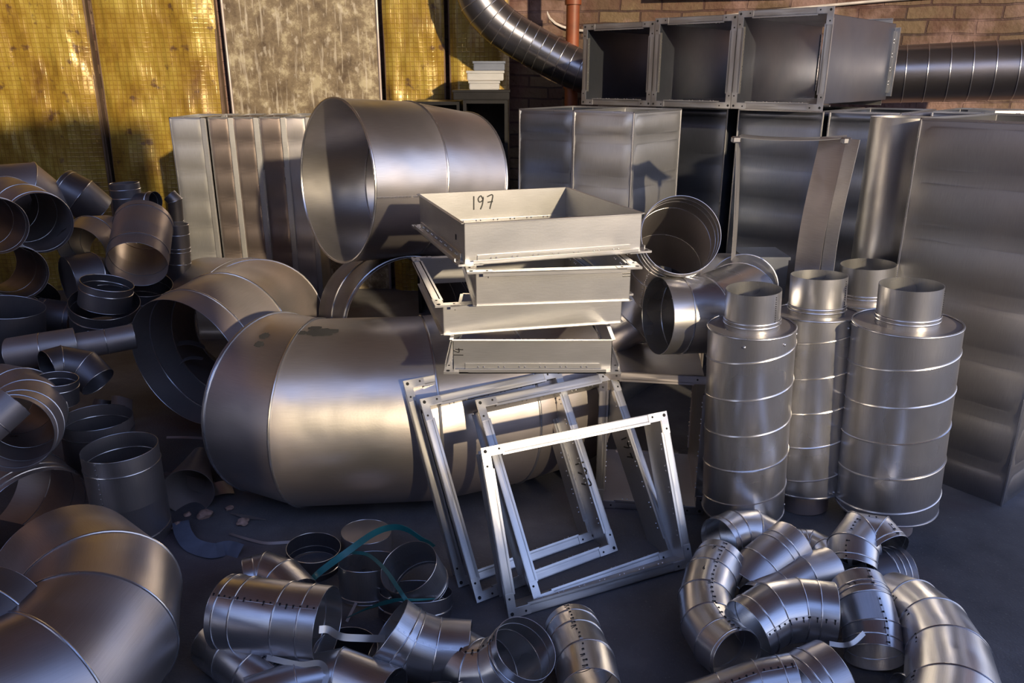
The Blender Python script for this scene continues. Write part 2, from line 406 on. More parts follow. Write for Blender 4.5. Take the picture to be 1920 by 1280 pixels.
def ribbon(bm, pts, wd, tk=0.0015, side=Vector((0, 0, 1)), twist=0.0, taper=False):
    """flat bendable strip with thickness"""
    pts = [Vector(p) for p in pts]; prev = None; n = len(pts)
    for i, p in enumerate(pts):
        d = (pts[min(i + 1, n - 1)] - pts[max(i - 1, 0)]).normalized()
        nn = side - d * side.dot(d)
        nn = nn.normalized() if nn.length > 1e-4 else d.orthogonal().normalized()
        nn = Matrix.Rotation(twist * i / n, 3, d) @ nn
        s_ = d.cross(nn) * wd / 2 * ((1 - .8 * abs(i / (n - 1) - .5) * 2) if taper else 1)
        row = [bm.verts.new(q) for q in (p - s_ - nn * tk, p + s_ - nn * tk, p + s_ + nn * tk, p - s_ + nn * tk)]
        if prev:
            for k in range(4): bm.faces.new((prev[k], prev[(k + 1) % 4], row[(k + 1) % 4], row[k]))
        else: bm.faces.new(row[::-1])
        prev = row
    bm.faces.new(prev)
# ================================================================== THE SETTING
def struct(name, bm, mat, angle=35): return finish(name, bm, mat, None, angle, kind='structure')
bm = bmesh.new(); box(bm, (-9, -12, -0.1), (12, 6.6, 0)); struct('floor', bm, 'floor')
bm = bmesh.new(); box(bm, (-5, 5.8, 0), (0.35, 6.0, 5.0)); struct('wall_back', bm, 'brick')
WA = Vector((0.35, 5.8, 0)); WB = Vector((5.2, 4.55, 0)); wl = (WB - WA).length; we = (WB - WA).normalized()
WM = Matrix((we, Vector((0, 0, 1)).cross(we), Vector((0, 0, 1)))).transposed().to_4x4(); WM.translation = WA
bm = bmesh.new(); box(bm, (0, 0, 0), (wl, 0.2, 5.0), WM); struct('wall_right', bm, 'brick')
bm = bmesh.new(); box(bm, (-5, -0.6, 0), (-4.8, 5.8, 5.0)); struct('wall_left', bm, 'brick')
bm = bmesh.new(); box(bm, (-5, -0.6, 5.0), (5.4, 6.2, 5.2)); struct('ceiling', bm, 'plaster')
# across the yard behind the camera: a plastered building whose roof line shades the ground, and a plank screen added to shade the left heap
bm = bmesh.new(); box(bm, (-9, -11, 0), (12, -10.6, YARD_H)); struct('wall_front', bm, 'plaster')
t = thing('shade_screen', 'plank screen behind the camera, added to shade the left heap', 'shade screen', (-1.35, -1.2, 0))
for k in range(15):
    bm = bmesh.new(); box(bm, (-2.15 + k * .3, 0, 0.02), (-2.15 + k * .3 + .285, .04, 3.2 + .04 * math.sin(k * 2.1))); finish('plank', bm, 'wood', t)
for zz in (.4, 2.4):
    bm = bmesh.new(); box(bm, (-2.15, .04, zz), (2.335, .08, zz + .12)); finish('rail', bm, 'wood', t)
def on_wall(px, py, off=0.02):
    d = ray(px, py); o = Vector((0, 0, H)); nn = Vector((we.y, -we.x, 0)).normalized()
    t = (WA - o).dot(nn) / d.dot(nn); return o + d * t + nn * off
# timber lintel and pipework on the right wall
bm = bmesh.new(); a = on_wall(1230, -6); b_ = on_wall(1500, -4); 
box(bm, (0, -0.09, 0), ((b_ - a).length, 0.0, 0.12), Matrix.Translation(a) @ WM.to_3x3().to_4x4()); struct('trim_1', bm, 'wood')
bm = bmesh.new(); wire(bm, smooth_path([on_wall(*q) for q in ((1020, -40), (1026, 20), (1045, 46), (1095, 58), (1180, 54), (1280, 40), (1400, 26), (1560, 10), (1700, -2), (1900, -14))], 60), 0.009)
tag(finish('cable', bm, 'cable'), 'pale cable drooping along the brick wall above the open duct sections', 'cable')
t = thing('drain_pipe', 'orange painted pipe standing upright in the wall corner', 'pipe', D(1068, 300, 5.35))
bm = bmesh.new(); p = t.location.copy(); tube_pts = [Vector((0, 0, 0.0)), Vector((0, 0, 3.2 - p.z))]
wire(bm, [Vector((0, 0, -p.z)), Vector((0, 0, 1.0 - p.z + .5)), Vector((0, 0, 3.39 - p.z))], 0.042, 20); finish('pipe_run', bm, 'orange', t)
for zz in (1.45, 1.95):
    bm = bmesh.new(); wire(bm, [Vector((0, 0, zz - p.z - .03)), Vector((0, 0, zz - p.z + .03))], 0.052, 20); finish('socket', bm, 'orange', t)

# insulation boards against the back wall
def board(name, label, cat, px0, px1, mat, Y=5.7, ztop=3.0, tilt=0.0, wave=0.022, shear=0.0, grp=None):
    zc = lambda z: Y * math.cos(PITCH) + (H - z) * math.sin(PITCH)
    x0 = (px0 - 960) / F * zc(1.97); x1 = (px1 - 960) / F * zc(1.97)
    t = thing(name, label, cat, ((x0 + x1) / 2, Y, 0), grp); W_ = x1 - x0
    nx, nz = 26, 60; bm = bmesh.new(); L = uvl(bm); G = []
    for i in range(nx + 1):
        col = []
        for j in range(nz + 1):
            x = -W_ / 2 + W_ * i / nx; z = ztop * j / nz
            e = min(1, 6 * min(i / nx, 1 - i / nx) + .1)
            dy = wave * (noise.noise(Vector((x * 2.4 + px0, z * 1.8, 0))) * 1.6 + .5 * noise.noise(Vector((x * 9, z * 5, px0)))) * e
            col.append(bm.verts.new((x + shear * (1.97 - z), dy - .012 - 0.05 * e * (wave > .01) - tilt * (ztop - z), z)))
        G.append(col)
    for i in range(nx):
        for j in range(nz):
            f = bm.faces.new((G[i][j], G[i + 1][j], G[i + 1][j + 1], G[i][j + 1]))
            for l, (a, b_) in zip(f.loops, ((i, j), (i + 1, j), (i + 1, j + 1), (i, j + 1))): l[L].uv = (W_ * a / nx, ztop * b_ / nz)
    finish('facing_sheet', bm, mat, t, 60)
    bm = bmesh.new(); 
    box(bm, (-W_ / 2 + .01, 0.0, 0), (W_ / 2 - .01, 0.05, ztop)); finish('backing_slab', bm, 'wood', t)
    for sx in (-1, 1):
        bm = bmesh.new()
        wire(bm, [Vector((sx * (W_ / 2 - .008) + shear * (1.97 - z), -.012 - tilt * (ztop - z), z)) for z in (0, 1, 2, ztop)], 0.010, 8); finish('edge_strip', bm, 'wood' if mat == 'foil' else 'dull', t)
    return t
board('insulation_panel', 'yellow mesh faced insulation board at the far left edge of the wall', 'insulation panel', -190, 160, 'foil', shear=-.02, grp=None)
board('insulation_panel', 'wide yellow mesh insulation board between the far left board and the scratched grey board', 'insulation panel', 172, 402, 'foil', shear=-.02)
board('metal_board', 'scratched grey brown board between the yellow insulation boards', 'board', 414, 708, 'scratch', wave=.004)
board('insulation_panel', 'yellow insulation board just right of the scratched grey board', 'insulation panel', 716, 832, 'foil')
board('insulation_panel', 'shadowed yellow insulation board beneath the bend of the spiral duct', 'insulation panel', 840, 955, 'foil')

# spiral ducts along the wall
pth = smooth_path([D(880, -90, 5.3), D(893, -10, 5.3), D(935, 45, 5.3), D(1010, 93, 5.3), D(1100, 138, 5.25), D(1190, 158, 5.2)], 20)
pipe('spiral_duct', 'dark spiral duct bending down from the ceiling behind the open duct sections', 'duct', pth, 0.125, 'spiral')
a = D(1330, 152, 5.1); b_ = D(1990, 128, 4.42)
pipe('spiral_duct', 'large dark spiral duct running along the brick wall at the right', 'duct', [a.lerp(b_, i / 17) for i in range(18)], 0.155, 'spiral')

# ================================================================== RECTANGULAR DUCTS
def panel_bm(bm, o, ex, ez, nn, w_, h_, pitch, amp, phase=0.0):
    """one sheet with shallow stiffening bulges between folded lines"""
    L = uvl(bm); nx = 12; zs = []
    z = 0
    cuts = []
    zz = phase
    while zz < h_: 
        if zz > 0: cuts.append(zz)
        zz += pitch
    cuts = [0] + cuts + [h_]
    rows = []
    for a, b_ in zip(cuts, cuts[1:]):
        for k in range(5):
            t = k / 5; rows.append((a + (b_ - a) * t, amp * math.sin(PI * t) * 1.0))
    rows.append((h_, 0))
    G = [[bm.verts.new(o + ex * (w_ * i / nx) + ez * z + nn * (d * (1 - abs(2 * i / nx - 1) ** 14))) for z, d in rows] for i in range(nx + 1)]
    B = [[bm.verts.new(o + ex * (w_ * i / nx) + ez * z + nn * (d * (1 - abs(2 * i / nx - 1) ** 14) - .0022)) for z, d in rows] for i in range(nx + 1)]
    for g in (G, B):
        for i in range(nx):
            for j in range(len(rows) - 1):
                f = bm.faces.new((g[i][j], g[i + 1][j], g[i + 1][j + 1], g[i][j + 1]))
                for l, (a, b_) in zip(f.loops, ((i, j), (i + 1, j), (i + 1, j + 1), (i, j + 1))): l[L].uv = (rows[b_][0], w_ * a / nx)
    for i in range(nx):
        for j in (0, len(rows) - 1): bm.faces.new((G[i][j], G[i + 1][j], B[i + 1][j], B[i][j]))
    for j in range(len(rows) - 1):
        for i in (0, nx): bm.faces.new((G[i][j], G[i][j + 1], B[i][j + 1], B[i][j]))
def tall_duct(label, corner, ex, w_, d_, h_, mat='panel', pitch=.16, amp=.011, group=None, name='rectangular_duct', phase=.08, strip=True, z0=0.0):
    """corner: front left foot, ex: direction of the front"""
    ex = Vector((ex[0], ex[1], 0)).normalized(); ey = Vector((-ex.y, ex.x, 0)); ez = Vector((0, 0, 1))
    mx = Matrix((ex, ey, ez)).transposed().to_4x4(); mx.translation = Vector((corner[0], corner[1], z0))
    t = thing(name, label, 'duct', mat=mx, group=group)
    X, Y = Vector((1, 0, 0)), Vector((0, 1, 0))
    for o, e, nn, ww in ((Vector((0, 0, 0)), X, -Y, w_), (Vector((w_, 0, 0)), Y, X, d_), (Vector((w_, d_, 0)), -X, Y, w_), (Vector((0, d_, 0)), -Y, -X, d_)):
        bm = bmesh.new(); panel_bm(bm, o, e, ez, nn, ww, h_, pitch, amp, phase); finish('side_panel', bm, mat, t, 50)
        if strip:
            bm = bmesh.new(); box(bm, (o.x - .004, o.y - .004, 0.001), (o.x + .004, o.y + .004, h_)); bevel(bm, .0015); finish('corner_seam', bm, 'bead', t)
        bm = bmesh.new(); q = o + e * ww; lo = (min(o.x, q.x) - .003, min(o.y, q.y) - .003, h_ - .004); hi = (max(o.x, q.x) + .003, max(o.y, q.y) + .003, h_ + .004)
        box(bm, lo, hi); finish('top_hem', bm, 'bead', t)
    return t
# five flat ducts before the insulation boards
hz = 1.28; e0 = (1, 0.06)
edges = [(318, 376, 'tall flat duct at the left end of the row, before the yellow insulation', 'white'), (388, 424, 'brownish flat duct second from the left in the row', 'brown'),
         (432, 470, 'flat duct in the middle of the row before the insulation', 'brown'), (480, 520, 'flat duct second from the right in the row, beside the big elbow', 'brown'), (526, 566, 'flat duct at the right end of the row, partly behind the big elbow mouth', 'satin')]
for i, (p0, p1, lab, mt) in enumerate(edges):
    q0 = D(p0, 221 - i, 4.5); q1 = D(p1, 221 - i, 4.5)
    t = tall_duct(lab, (q0.x, q0.y + .015 * i), (1, (.0, .12, .1, .1, .05)[i]), q1.x - q0.x, .42, hz, mt, pitch=.155, amp=.0035, group=None, phase=.06)
    bm = bmesh.new(); w_ = q1.x - q0.x
    box(bm, (w_ + .001, -.014, 0), (w_ + .028, .004, hz)); bevel(bm, .003, 2); finish('standing_seam', bm, 'white', t)
# two joined-looking ducts in the middle with the sunlit side
hb = 1.35; c0 = Vector((0.52, 3.50)); ea = Vector((-.8, .6)); eb = Vector((.6, .8))
cl = c0 + ea * .30
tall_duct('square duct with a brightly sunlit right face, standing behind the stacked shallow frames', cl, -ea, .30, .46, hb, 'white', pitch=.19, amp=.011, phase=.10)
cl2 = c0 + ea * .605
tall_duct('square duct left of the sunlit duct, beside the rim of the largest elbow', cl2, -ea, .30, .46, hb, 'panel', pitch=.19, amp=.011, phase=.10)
# dark row carrying the open sections
rA = Vector((0.44, 4.5)); rB = Vector((1.41, 3.66)); re = (rB - rA).normalized(); rn = Vector((-re.y, re.x))
hr = 1.345
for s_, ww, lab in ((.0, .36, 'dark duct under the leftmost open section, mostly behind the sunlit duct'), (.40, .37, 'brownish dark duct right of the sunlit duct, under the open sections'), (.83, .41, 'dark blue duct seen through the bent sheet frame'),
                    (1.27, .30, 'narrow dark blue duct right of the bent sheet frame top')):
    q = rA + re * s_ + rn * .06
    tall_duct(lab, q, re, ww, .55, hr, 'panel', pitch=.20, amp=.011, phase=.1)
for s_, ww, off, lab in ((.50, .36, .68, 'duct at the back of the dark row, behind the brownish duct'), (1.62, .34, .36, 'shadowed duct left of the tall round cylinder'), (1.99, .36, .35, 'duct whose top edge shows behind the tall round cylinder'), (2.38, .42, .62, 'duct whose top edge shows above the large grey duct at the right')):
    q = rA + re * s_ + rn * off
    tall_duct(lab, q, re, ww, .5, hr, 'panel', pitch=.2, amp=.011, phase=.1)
# large grey duct at the right
bl = Z(1633, 857, 0); br = Z(1885, 948, 0); bl = Vector((1.485, 2.97, 0)); br = Vector((1.80, 2.56, 0))
tall_duct('large dull grey duct standing at the right edge beside the silencers', bl, (br - bl).xy, (br - bl).length, .62, 1.352, 'greyduct', pitch=.205, amp=.011, phase=.13)
# plain tall cylinder
q = D(1699, 219, 3.22)
pipe('round_duct', 'tall plain round duct standing left of the large grey duct', 'duct', [Vector((q.x, q.y, 0)), Vector((q.x, q.y, .7)), Vector((q.x, q.y, q.z))], .128, 'bright', joints=False)
# bent sheet frame
t = thing('bent_sheet_frame', 'bent galvanised sheet frame standing open before the dark blue duct', 'sheet frame', D(1480, 262, 2.95))
base = t.location.copy()
def L_(px, py, y): return D(px, py, y) - base
tl, tr = D(1381, 258, 2.95) - base, D(1588, 260, 2.80) - base
dp = Vector((.06, .15, 0))
def strip(bm, pts, dpv, tk=.002):
    pts = smooth_path(pts, 20); prev = None; L = uvl(bm)
    for i, p in enumerate(pts):
        d = (pts[min(i + 1, 20)] - pts[max(0, i - 1)]).normalized(); nn = d.cross(dpv).normalized() * tk
        row = [bm.verts.new(v) for v in (p, p + dpv, p + dpv + nn, p + nn)]
        if prev:
            for k in range(4):
                f = bm.faces.new((prev[k], prev[(k + 1) % 4], row[(k + 1) % 4], row[k]))
                for l, uv in zip(f.loops, ((0, i * .04), (.1, i * .04), (.1, i * .04 + .04), (0, i * .04 + .04))): l[L].uv = uv
        else: bm.faces.new(row[::-1])
        prev = row
    bm.faces.new(prev)
zf = -base.z + .002
bm = bmesh.new(); strip(bm, [tl, tl + Vector((.02, 0, -.45)), Vector((tl.x + .01, tl.y, zf))], dp * .8); finish('left_leg', bm, 'white', t)
bm = bmesh.new(); strip(bm, [tr, tr + Vector((-.035, 0, -.35)), tr + Vector((-.03, 0, -.7)), Vector((tr.x - .01, tr.y, zf))], Vector((-.055, .10, 0))); finish('right_leg', bm, 'satin', t)
bm = bmesh.new(); strip(bm, [tr, tr + Vector((-.03, -.0, -.35)), tr + Vector((-.02, 0, -.7)), Vector((tr.x, tr.y, zf))], Vector((.025, -.05, 0))); finish('folded_edge', bm, 'white', t)
bm = bmesh.new(); strip(bm, [tl, tl.lerp(tr, .3) + Vector((0, 0, -.008)), tl.lerp(tr, .7) + Vector((0, 0, -.008)), tr], dp); finish('top_strip', bm, 'white', t)
for q in (tl, tr):
    bm = bmesh.new(); box(bm, (q.x - .015, q.y - .01, q.z - .018), (q.x + .015, q.y + .02, q.z + .004)); bevel(bm, .004); finish('corner_fold', bm, 'bead', t)

# flanged sections ---------------------------------------------------------------
def flanged(name, label, mx, w_, h_, dep, s=1, mat='white', fl=.028, group=None, texts=(), lip=True, cat='duct frame', rivets=True, flmat=None, back_flange=False):
    """walls rise s*dep from the flange plane z=0; the opening is w_ by h_"""
    flmat = flmat or mat
    t = thing(name, label, cat, mat=mx, group=group); tk = .0018
    X, Y, Zv = Vector((1, 0, 0)), Vector((0, 1, 0)), Vector((0, 0, s))
    cor = [Vector((0, 0, 0)), Vector((w_, 0, 0)), Vector((w_, h_, 0)), Vector((0, h_, 0))]
    out = [-Y, X, Y, -X]
    for i in range(4):
        a, b_ = cor[i], cor[(i + 1) % 4]; e = (b_ - a).normalized(); L = (b_ - a).length; o = out[i]
        basis = Matrix((e, o, Zv)).transposed().to_4x4(); basis.translation = a
        bm = bmesh.new(); box(bm, (0, -tk, 0), (L, 0, dep), basis); wall = finish('side_wall', bm, mat, t)
        for (wi, sx, x, y, hh, mode) in texts:
            if wi != i: continue
            if mode == 'in':      # read from inside, upright
                fn = lambda u, v, a=a, b_=b_, e=e, o=o, x=x, y=y: (b_ - e * (x + u) + Zv * (y + v) - o * (tk + .0006), -o)
            elif mode == 'out': fn = lambda u, v, a=a, e=e, o=o, x=x, y=y: (a + e * (x + u) + Zv * (y + v) + o * .0006, o)
            elif mode == 'down':   # inside, running down the wall
                fn = lambda u, v, a=a, b_=b_, e=e, o=o, x=x, y=y: (b_ - e * (x + u) + Zv * (y - v) - o * (tk + .0006), -o)
            elif mode == 'side':
                fn = lambda u, v, a=a, e=e, o=o, x=x, y=y: (a + e * (x - v) + Zv * (y + u) + o * .0006, o)
            writing(wall, sx, fn, hh)
        for fz, fs in ((0, 1),) + (((dep, -1),) if back_flange else ()):
            bm = bmesh.new()
            box(bm, (0.018, 0, fz if fs > 0 else fz - .003), (L - .018, fl, fz + .003 if fs > 0 else fz), basis)
            box(bm, (0.018, fl - .003, min(fz, fz + fs * .012)), (L - .018, fl, max(fz, fz + fs * .012)), basis)
            box(bm, (0.035, 0.0005, min(fz, fz + fs * .022)), (L - .035, .0045, max(fz, fz + fs * .022)), basis)
            box(bm, (0.04, -.006, min(fz, fz + fs * .016)), (L - .04, -tk, max(fz, fz + fs * .016)), basis)
            rail = finish('flange_rail', bm, flmat, t)
            if rivets:
                bm = bmesh.new(); k = max(3, int(L / .075))
                for q in range(k):
                    for dx in (-.008, .008):
                        for yy in (.0045, -.006):
                            m2 = basis @ Matrix.Translation((.05 + (L - .1) * (q + .5) / k + dx, yy, fz + fs * .012))
                            bmesh.ops.create_icosphere(bm, subdivisions=1, radius=.0032, matrix=m2)
                finish('spot_welds', bm, 'bead', rail)
        if lip:
            bm = bmesh.new(); box(bm, (-.001, -tk, dep), (L + .001, .009, dep + .002), basis); finish('folded_lip', bm, flmat, t)
    for i in range(4):
        c = cor[i]; ox = -1 if i in (0, 3) else 1; oy = -1 if i in (0, 1) else 1
        bm = bmesh.new(); x0, x1 = sorted((c.x - ox * .045, c.x + ox * fl)); y0, y1 = sorted((c.y, c.y + oy * fl))
        z0, z1 = sorted((-s * .0018, s * .0042))
        box(bm, (x0, y0, z0), (x1, y1, z1)); x0, x1 = sorted((c.x, c.x + ox * fl)); y0, y1 = sorted((c.y - oy * .045, c.y))
        box(bm, (x0, y0, z0), (x1, y1, z1)); br_ = finish('corner_bracket', bm, flmat, t)
        for hx, hy, hr_ in ((ox * .014, oy * .014, .0055), (-ox * .03, oy * .015, .0035), (ox * .015, -oy * .03, .0035)):
            bm = bmesh.new(); bmesh.ops.create_cone(bm, cap_ends=True, segments=14, radius1=hr_, radius2=hr_, depth=.0074, matrix=Matrix.Translation((c.x + hx, c.y + hy, s * .0012)))
            finish('bolt_hole', bm, 'hole', br_)
    return t
def basis_of(o, ex, ey):
    ex = Vector(ex).normalized(); ey = Vector(ey); ey = (ey - ex * ey.dot(ex)).normalized(); ez = ex.cross(ey)
    m = Matrix((ex, ey, ez)).transposed().to_4x4(); m.translation = Vector(o); return m
# three open sections lying on the dark row, looking at the camera
for k, lab in ((0, 'leftmost of the three open duct sections on the dark row'), (1, 'middle one of the three open duct sections on the dark row'), (2, 'rightmost open duct section on the dark row, with its sunlit outer side showing')):
    o = rA + re * (k * .432 + .025); o3 = Vector((o.x, o.y, hr + .036)) + Vector((rn.x, rn.y, 0)) * (-.10)
    mx = basis_of(o3, (re.x, re.y, 0), (0, 0, 1))
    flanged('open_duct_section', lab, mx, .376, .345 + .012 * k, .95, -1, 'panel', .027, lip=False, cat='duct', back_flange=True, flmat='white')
# open flanged box on the floor in the middle
bl = Z(1130, 938, .03); br = Z(1310, 951, .03)
mx = basis_of(bl, br - bl, (0, 0, 1))
flanged('open_duct_section', 'open flanged duct section on the floor behind the leaning frames, carrying an elbow', mx, (br - bl).length - .01, .475, .42, -1, 'satin', .028, lip=False, cat='duct', back_flange=True)
# stack of shallow flanged frames
def stack_unit(label, pl, pr, z0, d_, dep, flange_bottom, texts=(), tilt=0.0, mat='white'):
    a = Z(*pl, z0); b_ = Z(*pr, z0); ex = (b_ - a); w_ = ex.length
    ex = (ex + Vector((0, 0, tilt))).normalized()
    ey = Vector((0, 0, 1)).cross(ex)
    mx = basis_of(a, ex, ey)
    if not flange_bottom: mx = mx @ Matrix.Translation((0, 0, dep))
    return flanged('shallow_duct_frame', label, mx, w_, d_, dep, 1 if flange_bottom else -1, mat, .026, texts=texts)
stack_unit('lowest shallow frame of the stack, resting above the leaning frames', (850, 694), (1146, 694), .690, .50, .092, True, [(0, '14', .03, .045, .028, 'side')])
stack_unit('third shallow frame from the top of the stack, its left side sticking out', (832, 626), (1164, 603), .790, .60, .092, False)
stack_unit('second shallow frame from the top of the stack, turned flange side up', (893, 572), (1180, 562), .890, .58, .100, False, [(0, '11', .44, .02, .022, 'side')])
stack_unit('topmost shallow frame of the stack, open upward with 197 written inside', (872, 494), (1200, 470), 1.000, .60, .112, True, [(2, '197', .19, .050, .048, 'in'), (3, '11', .5, .05, .016, 'out')])
# leaning frames
def lean(label, BL, BR, TL, dep, texts=(), mat='white', s=-1):
    BL, BR, TL = Vector(BL), Vector(BR), Vector(TL)
    mx = basis_of(BL, BR - BL, TL - BL)
    f = .026; ex = mx.col[0].xyz; ey = mx.col[1].xyz
    mx.translation = BL + ex * f + ey * f
    return flanged('leaning_duct_frame', label, mx, (BR - BL).length - 2 * f, (TL - BL).length - 2 * f, dep, s, mat, f, texts=texts)
lean('wide frame leaning in front, nearest the camera in the leaning group', (-.009, 1.915, 0.004), (.582, 2.17, .012), (-.104, 2.088, .465), .105)
lean('tall leaning frame behind the front one, with 197 on its inner right side', (.07, 1.975, 0.004), (.545, 2.235, .004), (-.115, 2.315, .525), .10, [(1, '197', .20, .055, .05, 'down')])
lean('leaning frame left of the front one, with 197 low inside its right side', (-.105, 1.99, .004), (.352, 2.27, .002), (-.285, 2.30, .535), .09, [(1, '197', .30, .045, .055, 'down')])
lean('rearmost leaning frame, its left rail nearest the big foreground elbow', (-.165, 2.065, .004), (.29, 2.345, .002), (-.315, 2.395, .565), .06)

# ================================================================== SILENCERS
def silencer(label, base, top, body, rb, rs, spig_top, mat='satin', phase=0.0):
    """base/top: floor point and spigot top; body: (z0, z1) along the axis"""
    ax = (top - base); Lg = ax.length; mz = basis_of(base, Vector((1, 0, 0)), Vector((0, 1, 0)))
    ez = ax.normalized(); ex = (Vector((1, 0, 0)) - ez * ez.x).normalized(); ey = ez.cross(ex)
    mx = Matrix((ex, ey, ez)).transposed().to_4x4(); mx.translation = base
    t = thing('duct_silencer', label, 'silencer', mat=mx)
    Zx = Vector((0, 0, 1)); X = Vector((1, 0, 0)); b0, b1 = body
    def tube(nm, r, z0, z1, mt=mat, tk=.002):
        bm = bmesh.new(); P0, P1 = Vector((0, 0, z0)), Vector((0, 0, z1))
        tube_wall(bm, ring(P0, Zx, X, Zx, r, 72), ring(P0, Zx, X, Zx, r - tk, 72), ring(P1, Zx, X, Zx, r, 72), ring(P1, Zx, X, Zx, r - tk, 72), z0, z1, r)
        return finish(nm, bm, mt, t)
    tube('casing', rb, b0, b1)
    for z in (b0 + .002, b1 - .008):
        bm = bmesh.new(); r0, r1 = ring(Vector((0, 0, z)), Zx, X, Zx, rb - .003, 72), ring(Vector((0, 0, z)), Zx, X, Zx, rs - .004, 72)
        u0, u1 = [v + Vector((0, 0, .002)) for v in r0], [v + Vector((0, 0, .002)) for v in r1]
        V = [[bm.verts.new(c) for c in R] for R in (r0, r1, u1, u0)]
        for k in range(72):
            j = (k + 1) % 72
            for a, b_ in ((0, 1), (1, 2), (2, 3), (3, 0)): bm.faces.new((V[a][k], V[a][j], V[b_][j], V[b_][k]))
        finish('end_plate', bm, 'dull', t)
        bm = bmesh.new(); torus(bm, ring(Vector((0, 0, z + .004)), Zx, X, Zx, rb, 72), Vector((0, 0, z + .004)), Zx, .0028); finish('end_rim', bm, 'bead', t)
    bm = bmesh.new(); pts = []; turns = (b1 - b0) / .128
    for k in range(int(turns * 60) + 1):
        a = k / 60 * 2 * PI + phase; pts.append(Vector((math.cos(a) * rb, math.sin(a) * rb, b0 + .005 + (b1 - b0 - .012) * k / (turns * 60))))
    wire(bm, pts, .0034, 6); finish('spiral_seam', bm, mat, t)
    tube('spigot', rs, b1 - .01, Lg); tube('spigot', rs, 0, b0 + .01, 'dull')
    for z in (b1 + .012, b1 + .024):
        bm = bmesh.new(); torus(bm, ring(Vector((0, 0, z)), Zx, X, Zx, rs, 60), Vector((0, 0, z)), Zx, .0042); finish('spigot_bead', bm, 'bead', t)
    bm = bmesh.new()
    for k in range(12):
        z = b1 + .03 + (Lg - b1 - .035) * k / 12; a = -1.0 + phase * .2
        bmesh.ops.create_icosphere(bm, subdivisions=1, radius=.0022, matrix=Matrix.Translation((math.cos(a) * rs, math.sin(a) * rs, z)))
    finish('spot_welds', bm, 'hole', t)
    for a in (-2.3, -1.35, -.5):
        for z in (b0 + .02, b1 - .03):
            bm = bmesh.new(); bmesh.ops.create_uvsphere(bm, u_segments=10, v_segments=6, radius=.005, matrix=Matrix.Translation((math.cos(a + phase) * rb, math.sin(a + phase) * rb, z))); finish('screw', bm, 'bead', t)
    return t
def sil(label, Y, Yt, pbase, pbody0, pbody1, ptop, rb_px, rs_px, phase, mat='bright'):
    base = D(*pbase, Y); base.z = 0.0; top = D(*ptop, Yt); Lg = (top - base).length; ax = (top - base).normalized()
    b0 = (D(*pbody0, Y) - base).dot(ax); b1 = (D(*pbody1, Y + (Yt - Y) * .88) - base).dot(ax)
    silencer(label, base, top, (b0, b1), size(rb_px, D(*pbody1, Yt)), size(rs_px, top), None, mat, phase)
sil('leftmost round silencer, beside the open flanged duct section', 2.42, 2.40, (1390, 986), (1388, 950), (1410, 608), (1413, 541), 80, 51, 0.3)
sil('middle round silencer of the front three', 2.58, 2.62, (1500, 960), (1519, 905), (1537, 583), (1536, 515), 75, 51, 1.2)
sil('rightmost and widest round silencer', 2.43, 2.43, (1652, 1000), (1658, 942), (1688, 602), (1709, 533), 95, 56, 2.2)
sil('round silencer at the back, mostly hidden, only its collar rising behind the others', 3.0, 3.0, (1600, 850), (1604, 810), (1622, 556), (1628, 495), 74, 49, 3.0)
# ================================================================== LARGE ROUND ELBOWS
def zs(pts): return [Z(*p) for p in pts]
def ds(pts): return [D(*p) for p in pts]
A_ = ds([(628, 341, 3.22), (757, 338, 3.42), (862, 349, 3.62)])
eA = pipe('large_pipe_elbow', 'largest elbow at the back with a wide mouth facing left, raised above the others', 'pipe elbow', A_, size(151, A_[0]), 'satin', beads=(.004, -.004), seam=95, text=None)
B_ = ds([(775, 612, 3.22), (745, 596, 3.40), (715, 588, 3.62)])
pipe('large_pipe_collar', 'big dark ring under the largest elbow, its mouth turned to the right', 'pipe', B_, size(130, B_[0]), 'dark', beads=(.03,))
Cc = zs([(512, 752, .34), (592, 771, .34), (800, 764, .34), (930, 742, .34), (1050, 712, .34)])
eC = pipe('large_pipe_elbow', 'huge foreground elbow lying on the floor with a dark dirt smudge on top', 'pipe elbow', Cc, .338, 'satin', beads=(.012,), text=None)
D_ = ds([(350, 683, 2.98), (432, 632, 3.22), (487, 600, 3.55), (470, 588, 3.9), (395, 580, 4.12)])
pipe('large_pipe_elbow', 'brownish segmented elbow left of the huge foreground elbow, mouth facing left', 'pipe elbow', D_, size(132, D_[0]), 'dull', beads=(.10,))
# dirt smudges on the huge elbow
def blob_on(parent, c, r, ang, s, rx, ry, seed):
    bm = bmesh.new(); L = 26
    dirs, us, nn = frames_of([Vector(p) for p in c]); i = s; base = Vector(parent.location)
    for (da, dy, sx, sy) in seed:
        vs_ = []
        for k in range(L):
            t_ = 2 * PI * k / L; q = 1 + .35 * noise.noise(Vector((math.cos(t_) * 3 + da * 40, math.sin(t_) * 3 + dy * 40, 1)))
            a = math.radians(ang) + da + math.cos(t_) * sx * q; y = ry + dy + math.sin(t_) * sy * q
            v = dirs[i].cross(us[i]); o = us[i] * math.cos(a) + v * math.sin(a)
            vs_.append(bm.verts.new(Vector(c[i]) + dirs[i] * y + o * (r + .001) - base))
        bm.faces.new(vs_)
    return finish('dirt_smudge', bm, 'smudge', parent)
blob_on(eC, Cc, .338, 14, 1, 0, .06, [(0, 0, .07, .055), (-.09, -.03, .04, .025), (.0, -.07, .035, .02)])
blob_on(eC, Cc, .338, 22, 0, 0, .12, [(0, 0, .05, .018), (.12, .01, .04, .02)])

